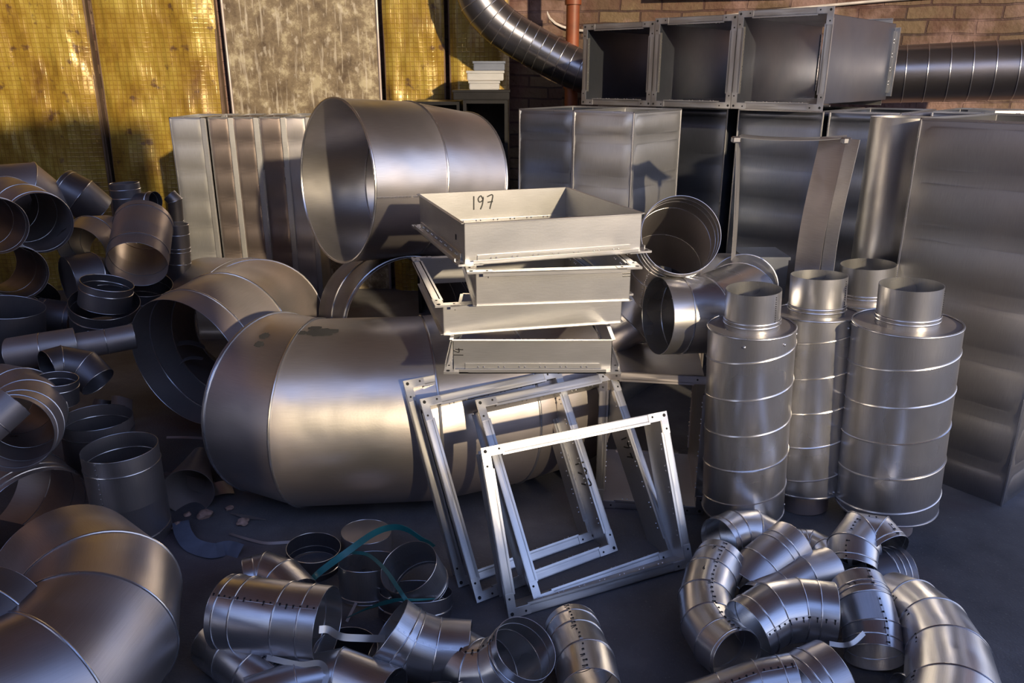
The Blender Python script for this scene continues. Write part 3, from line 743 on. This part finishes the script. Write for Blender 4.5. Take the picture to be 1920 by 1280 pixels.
# ================================================================== SMALLER PIPES (pr = radius in picture pixels at the first point)
def P(name, label, pts, pr, mode='z', mat='bright', n=None, cat='pipe elbow', **k):
    p = zs(pts) if mode == 'z' else ds(pts)
    return pipe(name, label, cat, p, size(pr, p[0]), mat, n=n, **k)
E_ = 'pipe_elbow'; K_ = 'pipe_collar'; S_ = 'straight_pipe'
# --- beside the stack
P(E_, 'round mouth elbow lying on top beside the topmost shallow frame', [(1277, 440, 2.62), (1262, 456, 2.75), (1246, 492, 2.86), (1236, 540, 2.92)], 75, 'd', 'satin', beads=(.035, .075), seam=-140)
P(E_, 'elbow on the open flanged section, its mouth facing left below the round mouth elbow', [(1233, 592, 2.60), (1318, 590, 2.64), (1385, 560, 2.82), (1392, 540, 3.05), (1352, 534, 3.25)], 73, 'd', 'bright', n=None, beads=(.075,), seam=-75, text=[('x', .09, -95, .012)])
P(E_, 'brownish elbow squeezed behind the right end of the shallow frame stack', [(1215, 505, 2.98), (1200, 550, 2.95), (1172, 598, 2.92), (1130, 622, 2.92)], 52, 'd', 'satin', beads=(.03,), seam=60)
# --- left heap, back to front
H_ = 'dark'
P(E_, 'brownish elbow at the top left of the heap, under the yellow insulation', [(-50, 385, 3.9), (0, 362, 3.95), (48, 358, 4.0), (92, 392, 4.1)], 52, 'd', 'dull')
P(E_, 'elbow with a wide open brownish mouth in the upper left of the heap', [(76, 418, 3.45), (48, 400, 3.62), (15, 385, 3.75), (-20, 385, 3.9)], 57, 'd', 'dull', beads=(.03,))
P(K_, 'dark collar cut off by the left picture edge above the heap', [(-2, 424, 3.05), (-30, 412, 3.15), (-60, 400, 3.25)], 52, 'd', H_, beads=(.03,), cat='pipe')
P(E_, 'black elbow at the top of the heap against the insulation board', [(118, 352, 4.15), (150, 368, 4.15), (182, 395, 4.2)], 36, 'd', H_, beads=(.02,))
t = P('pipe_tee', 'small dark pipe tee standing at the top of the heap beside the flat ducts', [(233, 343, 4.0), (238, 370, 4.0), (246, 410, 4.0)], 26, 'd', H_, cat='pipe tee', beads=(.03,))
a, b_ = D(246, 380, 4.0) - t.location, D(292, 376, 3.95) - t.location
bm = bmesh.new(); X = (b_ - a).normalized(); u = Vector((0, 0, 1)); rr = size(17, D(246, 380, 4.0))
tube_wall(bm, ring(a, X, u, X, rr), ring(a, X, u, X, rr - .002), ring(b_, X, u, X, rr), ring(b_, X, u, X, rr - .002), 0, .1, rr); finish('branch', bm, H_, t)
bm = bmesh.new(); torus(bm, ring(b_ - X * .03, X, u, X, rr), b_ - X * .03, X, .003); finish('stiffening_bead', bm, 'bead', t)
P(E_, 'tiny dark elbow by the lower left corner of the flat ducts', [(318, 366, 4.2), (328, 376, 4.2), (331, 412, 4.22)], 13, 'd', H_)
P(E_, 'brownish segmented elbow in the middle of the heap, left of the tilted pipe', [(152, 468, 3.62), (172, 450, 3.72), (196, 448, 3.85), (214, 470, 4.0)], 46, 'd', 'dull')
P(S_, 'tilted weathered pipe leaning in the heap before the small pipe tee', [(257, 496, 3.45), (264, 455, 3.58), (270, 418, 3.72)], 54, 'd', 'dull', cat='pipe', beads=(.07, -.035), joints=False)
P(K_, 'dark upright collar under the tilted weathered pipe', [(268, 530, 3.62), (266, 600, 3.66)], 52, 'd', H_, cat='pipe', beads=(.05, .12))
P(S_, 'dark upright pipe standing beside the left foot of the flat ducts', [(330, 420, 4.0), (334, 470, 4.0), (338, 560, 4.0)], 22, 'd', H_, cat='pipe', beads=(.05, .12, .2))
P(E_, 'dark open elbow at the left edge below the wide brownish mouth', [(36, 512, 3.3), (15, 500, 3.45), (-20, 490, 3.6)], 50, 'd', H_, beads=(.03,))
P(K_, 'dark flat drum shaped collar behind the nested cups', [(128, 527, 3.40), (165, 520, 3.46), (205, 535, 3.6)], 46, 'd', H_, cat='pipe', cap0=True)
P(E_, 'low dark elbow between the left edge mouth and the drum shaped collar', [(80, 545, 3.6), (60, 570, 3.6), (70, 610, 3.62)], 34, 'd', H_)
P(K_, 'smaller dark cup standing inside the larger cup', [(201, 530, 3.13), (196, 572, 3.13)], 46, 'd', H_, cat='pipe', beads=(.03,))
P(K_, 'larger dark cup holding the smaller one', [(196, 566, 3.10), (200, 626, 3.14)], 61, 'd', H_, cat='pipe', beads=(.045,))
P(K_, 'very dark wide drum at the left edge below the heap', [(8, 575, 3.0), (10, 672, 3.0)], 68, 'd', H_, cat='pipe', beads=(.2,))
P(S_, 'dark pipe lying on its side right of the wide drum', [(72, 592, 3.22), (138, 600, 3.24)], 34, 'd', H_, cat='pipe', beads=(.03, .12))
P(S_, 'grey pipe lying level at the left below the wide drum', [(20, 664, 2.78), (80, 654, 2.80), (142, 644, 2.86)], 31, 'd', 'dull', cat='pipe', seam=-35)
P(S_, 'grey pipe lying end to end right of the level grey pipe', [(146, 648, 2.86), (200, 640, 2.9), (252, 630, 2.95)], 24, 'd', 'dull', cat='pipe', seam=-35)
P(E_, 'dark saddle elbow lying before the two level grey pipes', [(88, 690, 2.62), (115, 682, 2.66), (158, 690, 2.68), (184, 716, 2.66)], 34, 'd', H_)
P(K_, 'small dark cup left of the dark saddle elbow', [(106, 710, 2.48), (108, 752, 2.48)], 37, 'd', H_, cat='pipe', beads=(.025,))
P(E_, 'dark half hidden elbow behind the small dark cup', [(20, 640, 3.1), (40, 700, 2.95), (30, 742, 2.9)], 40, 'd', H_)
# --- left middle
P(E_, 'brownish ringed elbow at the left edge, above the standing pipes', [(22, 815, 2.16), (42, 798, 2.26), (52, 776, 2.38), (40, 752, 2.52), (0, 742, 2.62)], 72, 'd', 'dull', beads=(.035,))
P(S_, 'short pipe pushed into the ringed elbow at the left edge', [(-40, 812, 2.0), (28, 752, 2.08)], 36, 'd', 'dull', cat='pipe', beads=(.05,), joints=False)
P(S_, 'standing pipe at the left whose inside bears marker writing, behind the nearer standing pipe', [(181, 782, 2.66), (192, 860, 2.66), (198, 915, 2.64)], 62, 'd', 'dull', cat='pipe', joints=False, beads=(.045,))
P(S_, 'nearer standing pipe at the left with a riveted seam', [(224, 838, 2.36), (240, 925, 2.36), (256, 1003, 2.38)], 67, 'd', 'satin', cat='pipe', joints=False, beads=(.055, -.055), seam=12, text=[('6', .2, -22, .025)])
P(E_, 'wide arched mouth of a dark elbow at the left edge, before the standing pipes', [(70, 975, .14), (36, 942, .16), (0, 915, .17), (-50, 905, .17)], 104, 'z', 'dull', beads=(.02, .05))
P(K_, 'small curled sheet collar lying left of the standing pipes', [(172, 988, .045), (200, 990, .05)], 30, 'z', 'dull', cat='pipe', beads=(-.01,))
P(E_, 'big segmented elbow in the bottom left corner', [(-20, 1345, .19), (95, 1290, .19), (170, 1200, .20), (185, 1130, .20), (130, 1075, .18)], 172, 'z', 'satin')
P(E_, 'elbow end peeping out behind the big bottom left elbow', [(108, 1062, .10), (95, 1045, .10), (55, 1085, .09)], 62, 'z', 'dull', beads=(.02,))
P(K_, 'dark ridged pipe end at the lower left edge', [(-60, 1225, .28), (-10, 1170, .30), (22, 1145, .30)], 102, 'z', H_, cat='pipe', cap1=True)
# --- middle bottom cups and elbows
P(K_, 'dark cup at the back of the strapped bundle', [(588, 1026, .075), (588, 1062, .003)], 50, 'z', H_, cat='pipe', beads=(.05,))
P(K_, 'closed round cap behind the strapped cups', [(687, 996, .07), (687, 1030, .003)], 47, 'z', 'dull', cat='pipe cap', cap0=True)
P(K_, 'open pale cup in the middle of the strapped bundle', [(692, 1052, .10), (694, 1112, .003)], 57, 'z', 'bright', cat='pipe', beads=(.09,))
P(K_, 'tilted cup tied under the green strap, right of the pale cup', [(766, 1062, .165), (778, 1080, .12), (790, 1100, .075)], 56, 'z', 'bright', cat='pipe', joints=False, beads=(.09,))
P(K_, 'dark lowest cup under the tilted strapped cup', [(780, 1108, .065), (778, 1150, .003)], 68, 'z', H_, cat='pipe', beads=(.04,))
P(E_, 'elbow half hidden behind the seamed elbow, left of the dark cup', [(462, 1090, .055), (498, 1080, .06), (530, 1092, .06), (560, 1125, .05)], 44, 'z', 'bright', beads=(.03,))
P(E_, 'warm lit elbow with a black stitched seam, left of the strapped cups', [(428, 1147, .17), (468, 1153, .175), (540, 1163, .18), (614, 1172, .18)], 69, 'z', 'bright', beads=(.02, -.045), seam=28, stitch=True)
P(E_, 'stitched elbow below the warm lit elbow, at the bottom edge', [(402, 1208, .06), (440, 1235, .07), (478, 1262, .07), (520, 1300, .06)], 46, 'z', 'bright', seam=-10, stitch=True)
P(K_, 'dark collar lying between the warm lit elbow and the flared one', [(648, 1215, .10), (650, 1262, .02)], 60, 'z', H_, cat='pipe', beads=(.03,))
P(E_, 'elbow with a flared dark mouth facing left, right of the warm lit elbow', [(728, 1178, .155), (768, 1206, .115), (815, 1222, .09), (880, 1226, .085)], 62, 'z', 'bright', beads=(.04,), seam=40)
P(E_, 'elbow whose round mouth opens upward at the bottom centre', [(858, 1240, .07), (898, 1262, .075), (935, 1258, .10), (966, 1236, .14), (986, 1214, .19)], 59, 'z', 'bright', r_end=None, beads=(-.03,), seam=20, stitch=True)
P(E_, 'stitched elbow just right of the upward opening mouth', [(1072, 1180, .07), (1082, 1212, .085), (1098, 1248, .10), (1108, 1300, .10)], 52, 'z', 'bright', beads=(.03,), seam=8, stitch=True)
P(E_, 'long elbow lying along the bottom edge, left of the dark brown rim', [(470, 1322, .06), (560, 1285, .07), (640, 1268, .08), (735, 1305, .08)], 52, 'z', 'bright')
P(K_, 'dark brown rim at the bottom edge, under the flared elbow', [(780, 1300, .13), (790, 1350, .08)], 68, 'z', H_, cat='pipe', beads=(.02,))
P(K_, 'bright domed pipe end at the bottom edge, left of the upward opening mouth', [(884, 1316, .10), (884, 1350, .04)], 52, 'z', 'bright', cat='pipe cap', cap0=True)
# --- right heap of small elbows
P(E_, 'elbow at the back left of the right heap, mouth facing left', [(1348, 1016, .10), (1378, 1003, .10), (1410, 1002, .09), (1440, 1018, .07)], 46, 'z', 'bright', beads=(.02,))
P(E_, 'short elbow in the heap with a tilted mouth opening to the upper right', [(1486, 1018, .15), (1456, 1042, .13), (1428, 1065, .11), (1400, 1100, .07)], 46, 'z', 'satin', beads=(.05,))
P(E_, 'narrow ringed elbow behind the hooked elbow in the right heap', [(1488, 1020, .05), (1520, 1022, .05), (1545, 1035, .05), (1560, 1060, .05)], 29, 'z', 'bright', beads=(.02, .035))
P(E_, 'hooked elbow at the top of the right heap with two mouths down and right', [(1598, 1070, .09), (1600, 1032, .125), (1617, 1008, .14), (1643, 1012, .14), (1664, 1036, .125)], 47, 'z', 'bright', beads=(.02, -.015), seam=-20, stitch=True, text=[('3', .14, 30, .018)])
P(E_, 'black mouthed elbow at the right rim of the right heap', [(1690, 1072, .07), (1660, 1076, .07), (1625, 1085, .06)], 48, 'z', H_, beads=(.02, .04))
P(E_, 'long curved elbow down the left side of the right heap', [(1352, 1050, .12), (1332, 1085, .11), (1322, 1125, .10), (1328, 1170, .09), (1350, 1205, .09), (1382, 1232, .10)], 46, 'z', 'bright', seam=-12, stitch=True, beads=(.03, -.01), text=[('6.', .03, 5, .018), ('9', .13, 8, .014)])
P(E_, 'dark ringed elbow in the middle of the right heap, under the large front elbow', [(1418, 1135, .07), (1460, 1105, .08), (1505, 1080, .10), (1555, 1066, .10)], 42, 'z', 'satin', beads=(.02,))
P(E_, 'large front elbow of the right heap, its mouth facing lower left', [(1402, 1180, .14), (1448, 1150, .16), (1498, 1142, .165), (1530, 1146, .165), (1562, 1150, .165)], 58, 'z', 'bright', beads=(.03,), seam=62, stitch=True, text=[('6', .02, -55, .014), ('4', -.0 + .27, -30, .014)])
P(E_, 'stitched elbow with a mouth opening down, right of the large front elbow', [(1607, 1098, .16), (1620, 1132, .145), (1634, 1180, .105), (1640, 1232, .072)], 50, 'z', 'bright', seam=-10, stitch=True, beads=(.04, .055, -.03), text=[('4', .04, 25, .012)])
P(E_, 'big bright elbow at the right end of the right heap', [(1672, 1122, .07), (1712, 1140, .09), (1750, 1178, .11), (1778, 1235, .115), (1790, 1320, .115), (1780, 1430, .11)], 50, 'z', 'bright', r_end=.122, seam=50, stitch=True)
P(E_, 'wide ringed mouth at the bottom edge under the large front elbow', [(1498, 1302, .09), (1528, 1284, .10), (1562, 1268, .11)], 70, 'z', 'satin', beads=(.02,))
P(E_, 'stitched elbow reaching up from the bottom edge of the right heap', [(1290, 1330, .05), (1360, 1308, .08), (1425, 1284, .11), (1490, 1272, .125)], 46, 'z', 'bright', beads=(-.03,), seam=15, stitch=True)
P(K_, 'bit of pipe at the bottom edge left of the big bright elbow', [(1690, 1300, .09), (1730, 1300, .08)], 36, 'z', 'bright', cat='pipe')

# straps, strips and scraps ------------------------------------------------------
def strip_thing(name, label, cat, pts, wd, mat, side=Vector((0, 0, 1)), tw=0.0, n=40, tk=.0009, taper=False):
    bm = bmesh.new(); ribbon(bm, smooth_path(pts, n), wd, tk, side, tw, taper); return tag(finish(name, bm, mat), label, cat)
strip_thing('green_strap', 'green plastic strap looped over the cups, its long end to the lower left', 'strap', zs([(572, 1100, .02), (600, 1072, .09), (650, 1035, .14), (700, 1000, .14), (735, 988, .12), (762, 992, .10), (790, 1010, .08), (812, 1025, .02)]), .020, 'strap', Vector((0, -.5, .8)), 1.5)
strip_thing('green_strap', 'green strap crossing the tilted cup and hanging below it', 'strap', zs([(660, 1035, .12), (690, 1040, .13), (720, 1065, .17), (745, 1100, .19), (762, 1125, .18), (785, 1152, .10)]), .011, 'strap', Vector((0, -.5, .8)), .6)
strip_thing('green_strap', 'green strap running level under the tilted cup', 'strap', zs([(650, 1158, .02), (690, 1140, .06), (740, 1125, .16), (780, 1124, .18), (815, 1122, .15)]), .012, 'strap', Vector((0, -.5, .8)), 1.2, taper=True)
strip_thing('metal_strip', 'bent bright strip between the warm lit elbow and the flared mouth', 'metal strip', zs([(598, 1180, .20), (615, 1180, .19), (640, 1193, .15), (680, 1196, .13), (722, 1197, .12)]), .018, 'white', Vector((0, -.8, .5)))
strip_thing('metal_strip', 'short bent strip under the warm lit elbow at the bottom edge', 'metal strip', zs([(500, 1232, .14), (560, 1245, .14), (600, 1243, .15), (612, 1262, .13), (606, 1290, .11)]), .014, 'white', Vector((0, -.8, .5)))
strip_thing('metal_strip', 'bright strip between the large front elbow and the downward mouth', 'metal strip', zs([(1555, 1206, .14), (1580, 1209, .14), (1600, 1204, .15), (1620, 1186, .16)]), .012, 'white', Vector((0, -.8, .5)))
strip_thing('metal_strip', 'thin strip standing before the pale strapped cup', 'metal strip', zs([(682, 1088, .07), (672, 1120, .04), (650, 1165, .01)]), .008, 'white', Vector((0, -1, .3)))
strip_thing('rag_strip', 'blue grey rag strip on the floor left of the strapped bundle', 'rag', zs([(338, 978, .02), (345, 1002, .02), (362, 1022, .012), (398, 1032, .02), (425, 1028, .012), (450, 1035, .012)]), .055, 'cloth', Vector((0, 0, 1)), .7)
strip_thing('rag_strip', 'thin dark strip snaking toward the dark cup', 'rag', zs([(430, 1000, .004), (470, 1012, .006), (500, 1018, .004), (545, 1016, .006)]), .010, 'dull', Vector((0, 0, 1)), 1)
strip_thing('metal_shaving', 'pointed grey metal scrap on the floor left of the huge elbow', 'metal scrap', zs([(432, 962, .006), (460, 968, .008), (498, 974, .003)]), .022, 'dull', taper=True)
def rock(label, px, py, s, mat='stone', cat='rubble', name='rubble_piece', flat=.6):
    bm = bmesh.new(); bmesh.ops.create_icosphere(bm, subdivisions=3, radius=s)
    for v in bm.verts:
        v.co *= 1 + .45 * noise.noise(v.co * (2.0 / s) * .6 + Vector((px, py, 0))); v.co.z *= flat
    o = finish(name, bm, mat, angle=20); p = Z(px, py, 0); o.location = (p.x, p.y, s * flat * .75); o.rotation_euler.z = px; return tag(o, label, cat)
rock('reddish rubble lump nearest the cone shaped sheet', 385, 968, .026)
rock('pale rubble lump beside the pointed metal scrap', 456, 982, .022)
rock('pale stone at the tip of the blue grey rag', 333, 990, .022)
rock('small rubble crumb left of the huge elbow', 430, 955, .014)
rock('tiny crumb of rubble behind the rag strip', 352, 966, .012)
rock('small brick crumb at the foot of the widest silencer', 1712, 972, .014)
rock('brick crumb behind the middle silencer foot', 1590, 958, .016)
# saddle shaped scrap with a half cone in front of the huge elbow
def sheet(name, label, corners, mat='dull', curl=0.0, cat='sheet scrap', holes=False):
    a, b_, c, d = [Vector(p) for p in corners]; nn = (b_ - a).cross(d - a).normalized(); bm = bmesh.new(); n = 14; L = uvl(bm)
    G = [[[bm.verts.new((a.lerp(b_, i / n)).lerp(d.lerp(c, i / n), j / n) + nn * (curl * math.sin(PI * i / n) + o * .0018)) for j in range(5)] for i in range(n + 1)] for o in (0, 1)]
    for g in G:
        for i in range(n):
            for j in range(4):
                f = bm.faces.new((g[i][j], g[i + 1][j], g[i + 1][j + 1], g[i][j + 1]))
                for l, uv in zip(f.loops, ((i, j), (i + 1, j), (i + 1, j + 1), (i, j + 1))): l[L].uv = (uv[0] * .02, uv[1] * .05)
    for i in range(n):
        for j in (0, 4): bm.faces.new((G[0][i][j], G[0][i + 1][j], G[1][i + 1][j], G[1][i][j]))
    for j in range(4):
        for i in (0, n): bm.faces.new((G[0][i][j], G[0][i][j + 1], G[1][i][j + 1], G[1][i][j]))
    return tag(finish(name, bm, mat), label, cat)
sheet('sheet_scrap', 'grey bent sheet lying between the nearer standing pipe and the huge elbow', [Z(300, 905, .01), Z(400, 930, .01), Z(410, 840, .10), Z(300, 830, .12)], 'dull', .02)
sheet('sheet_scrap', 'pale riveted strip of sheet running along the foot of the huge elbow', [Z(402, 930, .01), Z(440, 925, .01), Z(412, 845, .08), Z(388, 850, .12)], 'satin', .01)
sheet('sheet_scrap', 'narrow bright sheet edge below the mouth of the brownish elbow', [Z(312, 822, .12), Z(385, 824, .10), Z(388, 808, .12), Z(314, 808, .14)], 'satin', .004)
sheet('sheet_scrap', 'grey scrap leaning beside the rim of the brownish elbow', [Z(208, 760, .10), Z(248, 770, .08), Z(250, 700, .20), Z(214, 698, .22)], 'dull', .03)
sheet('sheet_scrap', 'brownish flat scrap lying before the brownish elbow', [Z(120, 790, .12), Z(185, 775, .1), Z(182, 742, .12), Z(122, 760, .14)], 'dull', .02)
sheet('sheet_scrap', 'curved dark scrap standing left of the brownish elbow', [Z(170, 765, .08), Z(215, 770, .06), Z(218, 705, .18), Z(196, 700, .22)], 'dark', .05)
sheet('sheet_scrap', 'upper scrap inside the mouth of the brownish elbow', [D(330, 650, 3.3), D(385, 655, 3.3), D(380, 630, 3.4), D(335, 620, 3.4)], 'dull', .02)
sheet('sheet_scrap', 'lower scrap inside the mouth of the brownish elbow', [D(330, 690, 3.25), D(380, 675, 3.3), D(385, 660, 3.35), D(335, 665, 3.4)], 'dull', .02)
P('half_cone_sheet', 'curled cone shaped sheet lying on the floor before the huge elbow', [(352, 922, .075), (366, 880, .085), (376, 850, .10)], 48, 'z', 'dull', cat='sheet cone', r_end=.03, joints=False)
# ================================================================== BACKGROUND ODDMENTS
def cabinet(name, label, cat, px0, px1, pyt, Y, zt, d_=.4, mat='black', z0=0.0, shelves=0):
    a = D(px0, pyt, Y); b_ = D(px1, pyt, Y); t = thing(name, label, cat, ((a.x + b_.x) / 2, Y, z0)); w_ = (b_.x - a.x); h_ = zt - z0
    for nm, lo, hi in (('side', (-w_ / 2, 0, 0), (-w_ / 2 + .02, d_, h_)), ('side', (w_ / 2 - .02, 0, 0), (w_ / 2, d_, h_)), ('top', (-w_ / 2 + .02, 0, h_ - .02), (w_ / 2 - .02, d_, h_)), ('back', (-w_ / 2 + .02, d_ - .02, 0), (w_ / 2 - .02, d_, h_ - .02))):
        bm = bmesh.new(); box(bm, lo, hi); finish(nm, bm, mat, t)
    for k in range(shelves):
        bm = bmesh.new(); z = h_ * (k + 1) / (shelves + 1); box(bm, (-w_ / 2 + .02, .01, z), (w_ / 2 - .02, d_ - .02, z + .015)); finish('shelf', bm, mat, t)
    return t
cabinet('metal_shelf', 'black open shelf standing between the largest elbow and the joined ducts', 'shelf', 868, 952, 187, 5.0, 1.36, .5, shelves=4)
cabinet('metal_shelf', 'low black shelf half hidden behind the largest elbow', 'shelf', 770, 862, 190, 5.05, 1.35, .45, shelves=3)
def small_box(label, px0, px1, py0, py1, Y, mat):
    a = D(px0, py1, Y); b_ = D(px1, py0, Y); t = thing('metal_box', label, 'box', ((a.x + b_.x) / 2, Y, a.z)); w_, h_ = b_.x - a.x, b_.z - a.z
    bm = bmesh.new(); box(bm, (-w_ / 2, 0, 0), (w_ / 2, .2, h_)); bevel(bm, .004, 2); finish('body', bm, mat, t)
    bm = bmesh.new(); box(bm, (-w_ / 2 - .005, -.005, h_ - .012), (w_ / 2 + .005, .205, h_ + .001)); finish('lid_edge', bm, mat, t)
    return t
small_box('flat dark box lying on the black shelf under the bright small boxes', 850, 955, 169, 187, 5.0, 'black')
small_box('small pale metal box, lower one of the pile on the black shelf', 880, 936, 152, 168, 5.02, 'white')
small_box('wider bright metal box, middle one of the pile on the black shelf', 876, 944, 133, 151, 5.02, 'white')
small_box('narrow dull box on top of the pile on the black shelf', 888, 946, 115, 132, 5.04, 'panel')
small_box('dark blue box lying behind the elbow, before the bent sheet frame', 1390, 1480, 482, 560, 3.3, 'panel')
small_box('low pale tray on top of the large grey duct row at the right edge', 1865, 1960, 208, 219, 3.5, 'white')

# ------------------------------------------------------------------ groups of look-alikes
def regroup(test, g):
    for o in bpy.data.objects:
        if o.parent is None and 'label' in o and 'group' not in o and test(o): o['group'] = g
regroup(lambda o: o.name.startswith('insulation_panel'), 'yellow insulation boards on the wall')
regroup(lambda o: o.name.startswith('rectangular_duct') and 'flat duct' in o['label'], 'flat ducts in a row before the insulation')
regroup(lambda o: o.name.startswith('rectangular_duct'), 'tall rectangular ducts standing at the back and right')
regroup(lambda o: o.name.startswith('open_duct_section') and 'dark row' in o['label'], 'open duct sections on the dark row')
regroup(lambda o: o.name.startswith('shallow_duct_frame'), 'stacked shallow flanged frames')
regroup(lambda o: o.name.startswith('leaning_duct_frame'), 'leaning flanged frames')
regroup(lambda o: o.name.startswith('duct_silencer'), 'round silencers standing at the right')
regroup(lambda o: o.name.startswith('large_pipe_elbow'), 'large segmented elbows')
regroup(lambda o: o.name.startswith('spiral_duct'), 'spiral ducts along the wall')
regroup(lambda o: o['category'] == 'strap', 'green plastic straps')
regroup(lambda o: o['category'] == 'rubble', 'rubble on the floor')
regroup(lambda o: o['category'] == 'sheet scrap', 'sheet scraps near the brownish elbow')
regroup(lambda o: o['category'] == 'metal strip', 'thin metal strips among the pipes')
regroup(lambda o: o['category'] == 'box', 'small metal boxes')
regroup(lambda o: o['category'] == 'shelf', 'black shelves at the back')
regroup(lambda o: o['category'] == 'rag', 'strips of rag on the floor')
pip = lambda o: o.name.split('.')[0] in ('pipe_elbow', 'pipe_collar', 'straight_pipe')
regroup(lambda o: pip(o) and o.location.x > .35 and o.location.y < 2.5, 'small elbows heaped at the lower right')
regroup(lambda o: pip(o) and o.location.x > .1 and o.location.y >= 2.5, 'elbows beside the stacked frames')
regroup(lambda o: pip(o) and o.location.x < -.9, 'pipes and elbows heaped at the left')
regroup(pip, 'elbows and cups at the bottom centre')
